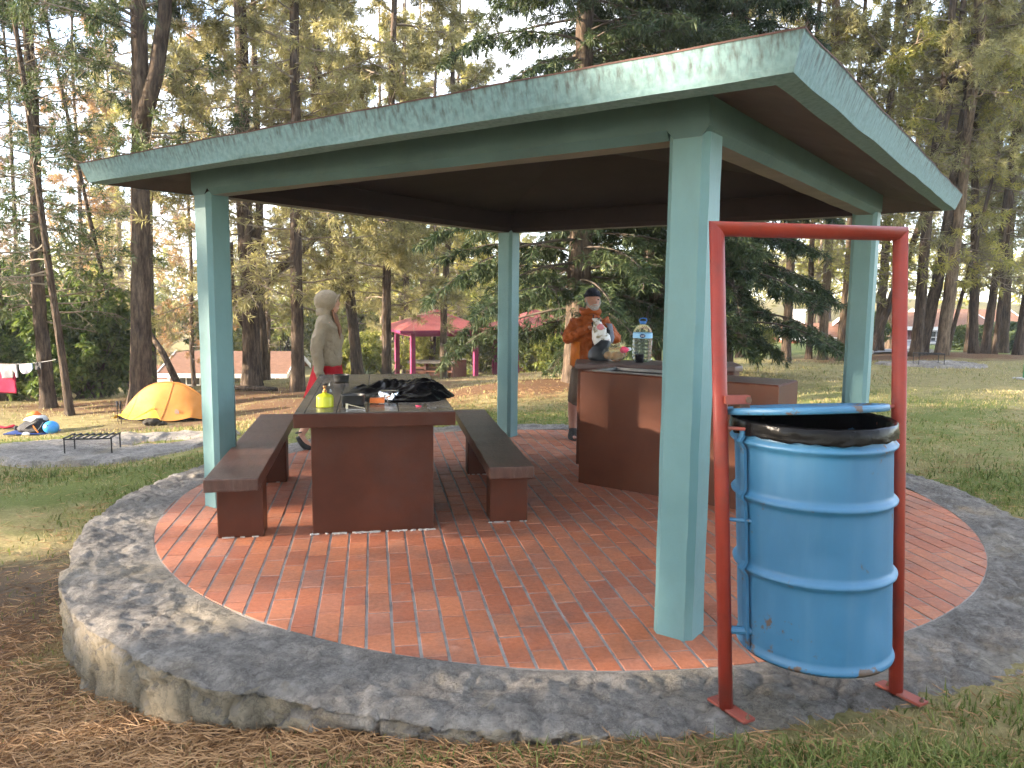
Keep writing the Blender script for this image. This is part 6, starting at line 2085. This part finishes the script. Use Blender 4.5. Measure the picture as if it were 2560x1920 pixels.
# ------------------------------------------------------------------ fallen wood, agave
mb = MB(); mb.tube([(-7.3, 20.05, gz(-7.3, 20.05) + .07), (-6.7, 19.9, gz(-6.7, 19.9) + .075), (-6.1, 19.75, gz(-6.1, 19.75) + .05)], [.075, .07, .055], 14)
lg = thing('fallen_log', 'fallen grey log with pale broken end on the needle floor', 'log', (0, 0, 0))
folds(mb, .012, 6); part('bark', mb, BARK, lg, smooth=True)
mb = MB(); mb.tube([(-7.62, 20.12, gz(-7.6, 20.1) + .09), (-7.29, 20.05, gz(-7.3, 20.05) + .075)], [.05, .068], 12); part('broken_end', mb, paint('pale_wood', (.40, .29, .22), .8), lg)
mb = MB(); mb.tube([(-9.95, 21.0, .55), (-9.5, 20.8, .0), (-8.88, 20.5, gz(-8.88, 20.5) - .05)], [.07, .085, .10], 12); folds(mb, .01, 4)
tag(link('dead_trunk', mb.mesh('dead_trunk', smooth=True), BARK), 'dead dark trunk leaning down in front of the small house', 'dead trunk')

def agave(x, y, s, label):
    a = thing('agave', label, 'plant', (x, y, gz(x, y)))
    m = foliage('agave_leaf', (.03, .05, .035), (.06, .085, .06), (.12, .15, .11), .1)
    for k in range(26):
        an = k * 2.399; t = .25 + .75 * (k / 26)
        el = R(75 - 62 * t + random.uniform(-8, 8)); L = s * random.uniform(.8, 1.1)
        d = Vector((math.cos(an) * math.cos(el), math.sin(an) * math.cos(el), math.sin(el)))
        sd = d.cross(Vector((0, 0, 1))).normalized() * .055 * s; up_ = sd.cross(d).normalized()
        mb = MB()
        P = []
        for i, (f, w) in enumerate(((0, .7), (.3, 1.0), (.6, .75), (1, .03))):
            c = d * L * f + Vector((0, 0, -.10 * L * f * f))
            P += [tuple(c - sd * w), tuple(c - up_ * .03 * s * w), tuple(c + sd * w)]
        mb.add(P, [(i * 3 + q, i * 3 + q + 1, i * 3 + q + 4, i * 3 + q + 3) for i in range(3) for q in range(2)])
        part('leaf', mb, m, a)
agave(-5.15, 31.2, 1.0, 'spiky grey green agave left of the pink shelter')
agave(-5.9, 30.6, .7, 'smaller agave at the foot of the leaning pine')

# ------------------------------------------------------------------ pink shelters
MAGENTA = paint('magenta_paint', (.17, .010, .062), .6, (.22, .017, .082), 3, bstr=.2)
SALMON = paint('salmon_roof_paint', (.20, .035, .030), .8, (.27, .058, .047), 4, bstr=.3, bscale=20, dirt=(.22, .10, .07), dirt_amt=.5)
BRICK_D = paint('far_brick_paving', (.20, .085, .06), .85, (.28, .13, .09), 5)
BROWN_F = paint('faded_brown_paint', (.13, .052, .034), .6, (.18, .078, .052), 3)

def pink_shelter(x, y, z, rz, label, tlabel, clabel, furn=True):
    s = thing('pink_shelter', label, 'shelter', (x, y, z), rz)
    a, H = 1.54, 2.30
    for sx, sy in ((-1, -1), (1, -1), (1, 1), (-1, 1)):
        mb = MB(); mb.box((sx * a, sy * a, H / 2 - .1), (.22, .22, H + .22)); part('column', mb, MAGENTA, s, bevel=.025)
    for k in range(4):
        mb = MB(); mb.box((0, 0, 0), (2 * a - .23, .20, .18)); o = part('beam', mb, MAGENTA, s, rz=k * math.pi / 2)
        o.location = Matrix.Rotation(k * math.pi / 2, 3, 'Z') @ Vector((0, -a, H - .09))
    b = 2.30
    mb = quad_strip([rect(-b + .1, -b + .1, b - .1, b - .1, H + .003), rect(-b, -b, b, b, H + .01), rect(-b - .02, -b - .02, b + .02, b + .02, H + .13)], close_first=True); rf = part('roof_edge', mb, MAGENTA, s)
    mb = quad_strip([rect(-b - .03, -b - .03, b + .03, b + .03, H + .131), rect(-b * .66, -b * .66, b * .66, b * .66, H + .42), rect(-b * .33, -b * .33, b * .33, b * .33, H + .73), rect(-.05, -.05, .05, .05, H + 1.05)], close_last=True); part('roof_cover', mb, SALMON, rf)
    pl = MB(); pl.lathe([(2.75, -.5), (2.8, -.04), (2.72, .0), (2.4, .003), (.01, .003)], 40)
    pl.v = [(q[0] * (1 + .03 * noise.noise(Vector(q))), q[1] * (1 + .03 * noise.noise(Vector(q))), q[2]) for q in pl.v]
    o = link('paved_base', pl.mesh('paved_base'), BRICK_D, loc=(x, y, z), kind='structure')
    if furn:
        c, s_ = math.cos(rz), math.sin(rz)
        def W(lx, ly):
            return (x + lx * c - ly * s_, y + lx * s_ + ly * c, z + .004)
        t = thing('picnic_table', tlabel, 'table', W(-.15, -.1), rz + R(62))
        mb = MB(); mb.box((0, 0, .80), (1.0, 2.3, .10)); part('table_top', mb, paint('pale_tile', (.20, .18, .16), .4), t, bevel=.01)
        mb = MB()
        for yy in (-1.0, -.34, .34, 1.0): mb.box((0, yy, .375), (.66, .09, .75))
        mb.box((0, 0, .38), (.62, 1.9, .05)); part('pedestal', mb, BROWN_F, t)
        for sx in (-1, 1):
            q = MB(); q.box((sx * .85, 0, .42), (.3, 2.2, .07)); bs_ = part('seat', q, BROWN_F, t)
            for yy in (-.7, .7):
                q = MB(); q.box((sx * .85, yy, .19), (.26, .2, .38)); part('seat_leg', q, BROWN_F, t)
        for (lx, ly), lab in zip(((.95, -.55), ), (clabel,)):
            g = thing('grill_counter', lab, 'counter', W(lx, ly), rz + R(10))
            mb = MB(); mb.box((0, 0, .46), (.66, .6, .92)); part('body', mb, BROWN_F, g, bevel=.01)
            mb = quad_strip([rect(-.34, -.31, .34, .31, .921), rect(-.34, -.31, .34, .31, .96), rect(-.24, -.21, .24, .21, .96), rect(-.24, -.21, .24, .21, .925)], close_last=True); part('counter_top', mb, CEMENT, g)
            mb = MB(); mb.box((0, 0, .945), (.46, .4, .03)); part('grill', mb, SOOT, g)

pink_shelter(-3.75, 37.4, -2.40, R(22), 'pink picnic shelter with salmon hipped roof beyond the table', 'brown picnic table with shelf openings under the pink shelter', 'square brown barbecue block under the pink shelter')
pink_shelter(1.1, 37.4, -2.36, R(20), 'second pink shelter mostly hidden by the rear column and cypress', 'brown picnic table under the hidden second pink shelter', 'brown barbecue block beside the second pink shelter column')

# ------------------------------------------------------------------ houses
REDBRICK = paint('red_brick_wall', (.24, .075, .045), .85, (.32, .115, .07), 6, bscale=25)
DARKBRICK = paint('dark_brick_wall', (.10, .04, .03), .85, (.15, .065, .05), 6, bscale=25)
TILES = paint('needle_strewn_tiles', (.13, .060, .034), .9, (.22, .11, .062), 4, bscale=14, bstr=.8, bdist=.04, stretch=(1, 3, 1))
WTRIM = paint('white_trim', (.62, .61, .58), .6, (.70, .69, .66), 5, bstr=.1)
GLASS = paint('dark_window_glass', (.025, .028, .03), .12, (.05, .055, .06), 2, bstr=0, spec=.8)

def house(name, label, x, y, z, rz, L, D, hw, rise, wall, windows, over=.45, chimney=None):
    """long side faces -y; windows: (centre along the wall, sill height, width, height, columns, rows)"""
    h = thing(name, label, 'house', (x, y, z), rz)
    mb = MB()
    mb.add([(0, 0, -1.5), (L, 0, -1.5), (L, D, -1.5), (0, D, -1.5), (0, 0, hw), (L, 0, hw), (L, D, hw), (0, D, hw), (0, D / 2, hw + rise), (L, D / 2, hw + rise)],
           [(0, 1, 5, 4), (1, 2, 6, 9, 5), (2, 3, 7, 6), (3, 0, 4, 8, 7)])
    part('wall', mb, wall, h)
    k = rise / (D / 2)
    mb = MB()
    for s in (0, 1):
        y0, z0 = (-over, hw - over * k) if s == 0 else (D + over, hw - over * k)
        P = [(-over, y0, z0 + .03), (L + over, y0, z0 + .03), (L + over, D / 2, hw + rise + .05), (-over, D / 2, hw + rise + .05)]
        Q = [(p[0], p[1], p[2] + .12) for p in P]
        mb.add(P + Q, [(0, 1, 2, 3), (4, 5, 6, 7), (0, 1, 5, 4), (1, 2, 6, 5), (2, 3, 7, 6), (3, 0, 4, 7)])
    rf = part('roof', mb, TILES, h)
    mb = MB(); mb.box((L / 2, -over - .03, hw - over * k + .02), (L + 2 * over, .05, .24)); part('eaves_board', mb, WTRIM, rf)
    for xe in (-over - .03, L + over + .03):
        for s in (0, 1):
            mb = MB()
            a, b = Vector((xe, -over if s == 0 else D + over, hw - over * k + .06)), Vector((xe, D / 2, hw + rise + .08))
            mb.add([(a.x - .03, a.y, a.z - .13), (a.x + .03, a.y, a.z - .13), (b.x + .03, b.y, b.z - .13), (b.x - .03, b.y, b.z - .13),
                    (a.x - .03, a.y, a.z + .13), (a.x + .03, a.y, a.z + .13), (b.x + .03, b.y, b.z + .13), (b.x - .03, b.y, b.z + .13)],
                   [(0, 1, 2, 3), (4, 5, 6, 7), (0, 1, 5, 4), (1, 2, 6, 5), (2, 3, 7, 6), (3, 0, 4, 7)])
            part('barge_board', mb, WTRIM, rf)
    for xe in (-.0, L):
        mb = MB(); mb.box((xe, -.03, hw / 2 - .3), (.16, .07, hw + .5)); part('corner_board', mb, WTRIM, h)
    for cx, sill, w, hh, nc, nr in windows:
        wi = MB(); wi.box((cx, -.02, sill + hh / 2), (w, .05, hh)); wo = part('window', wi, GLASS, h)
        mb = MB()
        for i in range(nc + 1): mb.box((cx - w / 2 + w * i / nc, -.065, sill + hh / 2), (.055, .03, hh + .05))
        for i in range(nr + 1): mb.box((cx, -.062, sill + hh * i / nr), (w + .05, .025, .05))
        part('frame', mb, WTRIM, wo)
    if chimney:
        mb = MB(); mb.box((chimney[0], chimney[1], hw + rise + .1), (.9, .7, 1.9)); ch = part('chimney', mb, WTRIM, rf)
        mb = MB(); mb.box((chimney[0], chimney[1], hw + rise + 1.1), (1.05, .85, .14)); part('chimney_cap', mb, WTRIM, ch)
    return h

house('small_house', 'small house with brown tiled roof, white eaves and paned windows behind the tent', -18.9, 42.0, -5.15, R(3), 6.1, 5.0, 2.42, .85, REDBRICK,
      ((.95, 1.25, 1.5, .95, 4, 2), (3.5, 1.25, 1.6, .95, 4, 2), (5.25, 1.25, 1.1, .95, 3, 2)))
house('porch_house', 'low porch wing with white eaves at the left end of the small house', -21.3, 43.2, -5.15, R(3), 1.9, 3.0, 1.85, .55, REDBRICK, ((.9, .9, .8, .7, 2, 2),), over=.25)
house('brick_house', 'orange brick house with pale roof and white chimney beyond the right lawn', 19.6, 55.0, -3.1, R(-6), 7.0, 5.0, 2.05, .75, REDBRICK, ((1.25, 1.0, .62, .75, 3, 2), (4.2, 1.0, 1.2, .75, 3, 2)), chimney=(1.4, 2.6))
house('dark_house', 'dark brick house with small white window at the end of the road', 23.6, 51.0, -2.1, R(-4), 7.5, 5.0, 2.0, .75, DARKBRICK, ((.55, 1.05, .45, .7, 2, 2), (4.5, .9, 1.0, .8, 3, 2)))
house('far_house', 'red walled house with white eaves between the right pines', 31.0, 57.0, -2.2, R(-8), 6.0, 5.0, 2.2, .8, paint('orange_red_wall', (.36, .085, .045), .8), ((4.0, 1.0, 1.0, .8, 3, 2),))

# ------------------------------------------------------------------ road and hedges
def road():
    L = [(11.9, 25.4), (12.6, 28), (14.2, 33), (17.0, 39), (20.5, 45), (23.0, 49.4), (30, 52)]
    Rr = [(13.6, 24.9), (14.6, 27.6), (16.4, 32), (19.2, 37.5), (22.6, 43), (25.5, 47.4), (31, 49.5)]
    P, F = [], []
    for a, b in zip(L, Rr):
        for t in (0, .33, .66, 1):
            x, y = a[0] + (b[0] - a[0]) * t, a[1] + (b[1] - a[1]) * t
            P.append((x, y, gz(x, y) + .07))
    for i in range(len(L) - 1):
        for k in range(3):
            F.append((i * 4 + k, i * 4 + k + 1, (i + 1) * 4 + k + 1, (i + 1) * 4 + k))
    mb = MB(); mb.add(P, F)
    link('road', mb.mesh('road', smooth=True), paint('asphalt', (.10, .10, .105), .9, (.15, .15, .155), 3), kind='structure')
    for S in (L, Rr):
        q = MB(); q.tube([(x, y, gz(x, y) + .08) for x, y in S], [(.10, .08)] * len(S), 6)
        link('kerb', q.mesh('kerb'), CEMENT, kind='structure')
road()

def hedge(x, y, w, d, h, label):
    mb = MB()
    def f(u, v):
        return None
    o = thing('clipped_hedge', label, 'hedge', (x, y, gz(x, y)), R(-10))
    rn = random.Random(int(x * 10))
    C, D, L = [], [], []
    for _ in range(1500):
        a, b_, c = rn.uniform(-1, 1), rn.uniform(-1, 1), rn.uniform(0, 1)
        f_ = rn.randrange(3)
        if f_ == 0: a = math.copysign(1, a)
        elif f_ == 1: b_ = math.copysign(1, b_)
        else: c = 1
        k = (abs(a) ** 5 + abs(b_) ** 5 + abs(c) ** 5) ** .2
        p = Vector((a / k * w / 2, b_ / k * d / 2, c / k * h))
        C.append(p); D.append(Vector((p.x / w, p.y / d, p.z / h - .2)).normalized()); L.append(rn.uniform(.12, .2))
    me = tuft_mesh('foliage', C, D, L, 9, .04, .75, int(x), .1)
    link('foliage', me, foliage('hedge_leaves', (.03, .05, .018), (.07, .10, .035), (.14, .16, .06), .25), o)
    q = MB(); q.rings([(0, 0, -.1, w * .43, d * .43), (0, 0, h * .8, w * .43, d * .43), (0, 0, h * .92, w * .3, d * .3)], 20); part('inner_twigs', q, TWIG, o)
hedge(25.2, 41.5, 2.6, 1.5, 1.25, 'rounded clipped hedge, left one of the row behind the right pines')
hedge(27.6, 42.5, 2.8, 1.5, 1.45, 'clipped hedge, taller middle one behind the right pines')
hedge(26.6, 39.0, 2.4, 1.3, 1.0, 'lower clipped hedge in front of the row behind the right pines')

# ------------------------------------------------------------------ air
def build_haze():
    mb = MB(); mb.box((0, 150, 9.5), (560, 560, 35.0))
    m = bpy.data.materials.new('thin_haze')
    m.use_nodes = True
    nt = m.node_tree
    nt.nodes.clear()
    out = nt.nodes.new('ShaderNodeOutputMaterial')
    v = nt.nodes.new('ShaderNodeVolumePrincipled')
    v.inputs['Color'].default_value = (.88, .92, 1.0, 1)
    v.inputs['Density'].default_value = .0007
    v.inputs['Anisotropy'].default_value = .25
    nt.links.new(v.outputs[0], out.inputs['Volume'])
    o = link('haze', mb.mesh('haze'), m, kind='stuff')
    o['label'] = 'thin bright haze filling the clearing and the wood'
    o['category'] = 'haze'
build_haze()
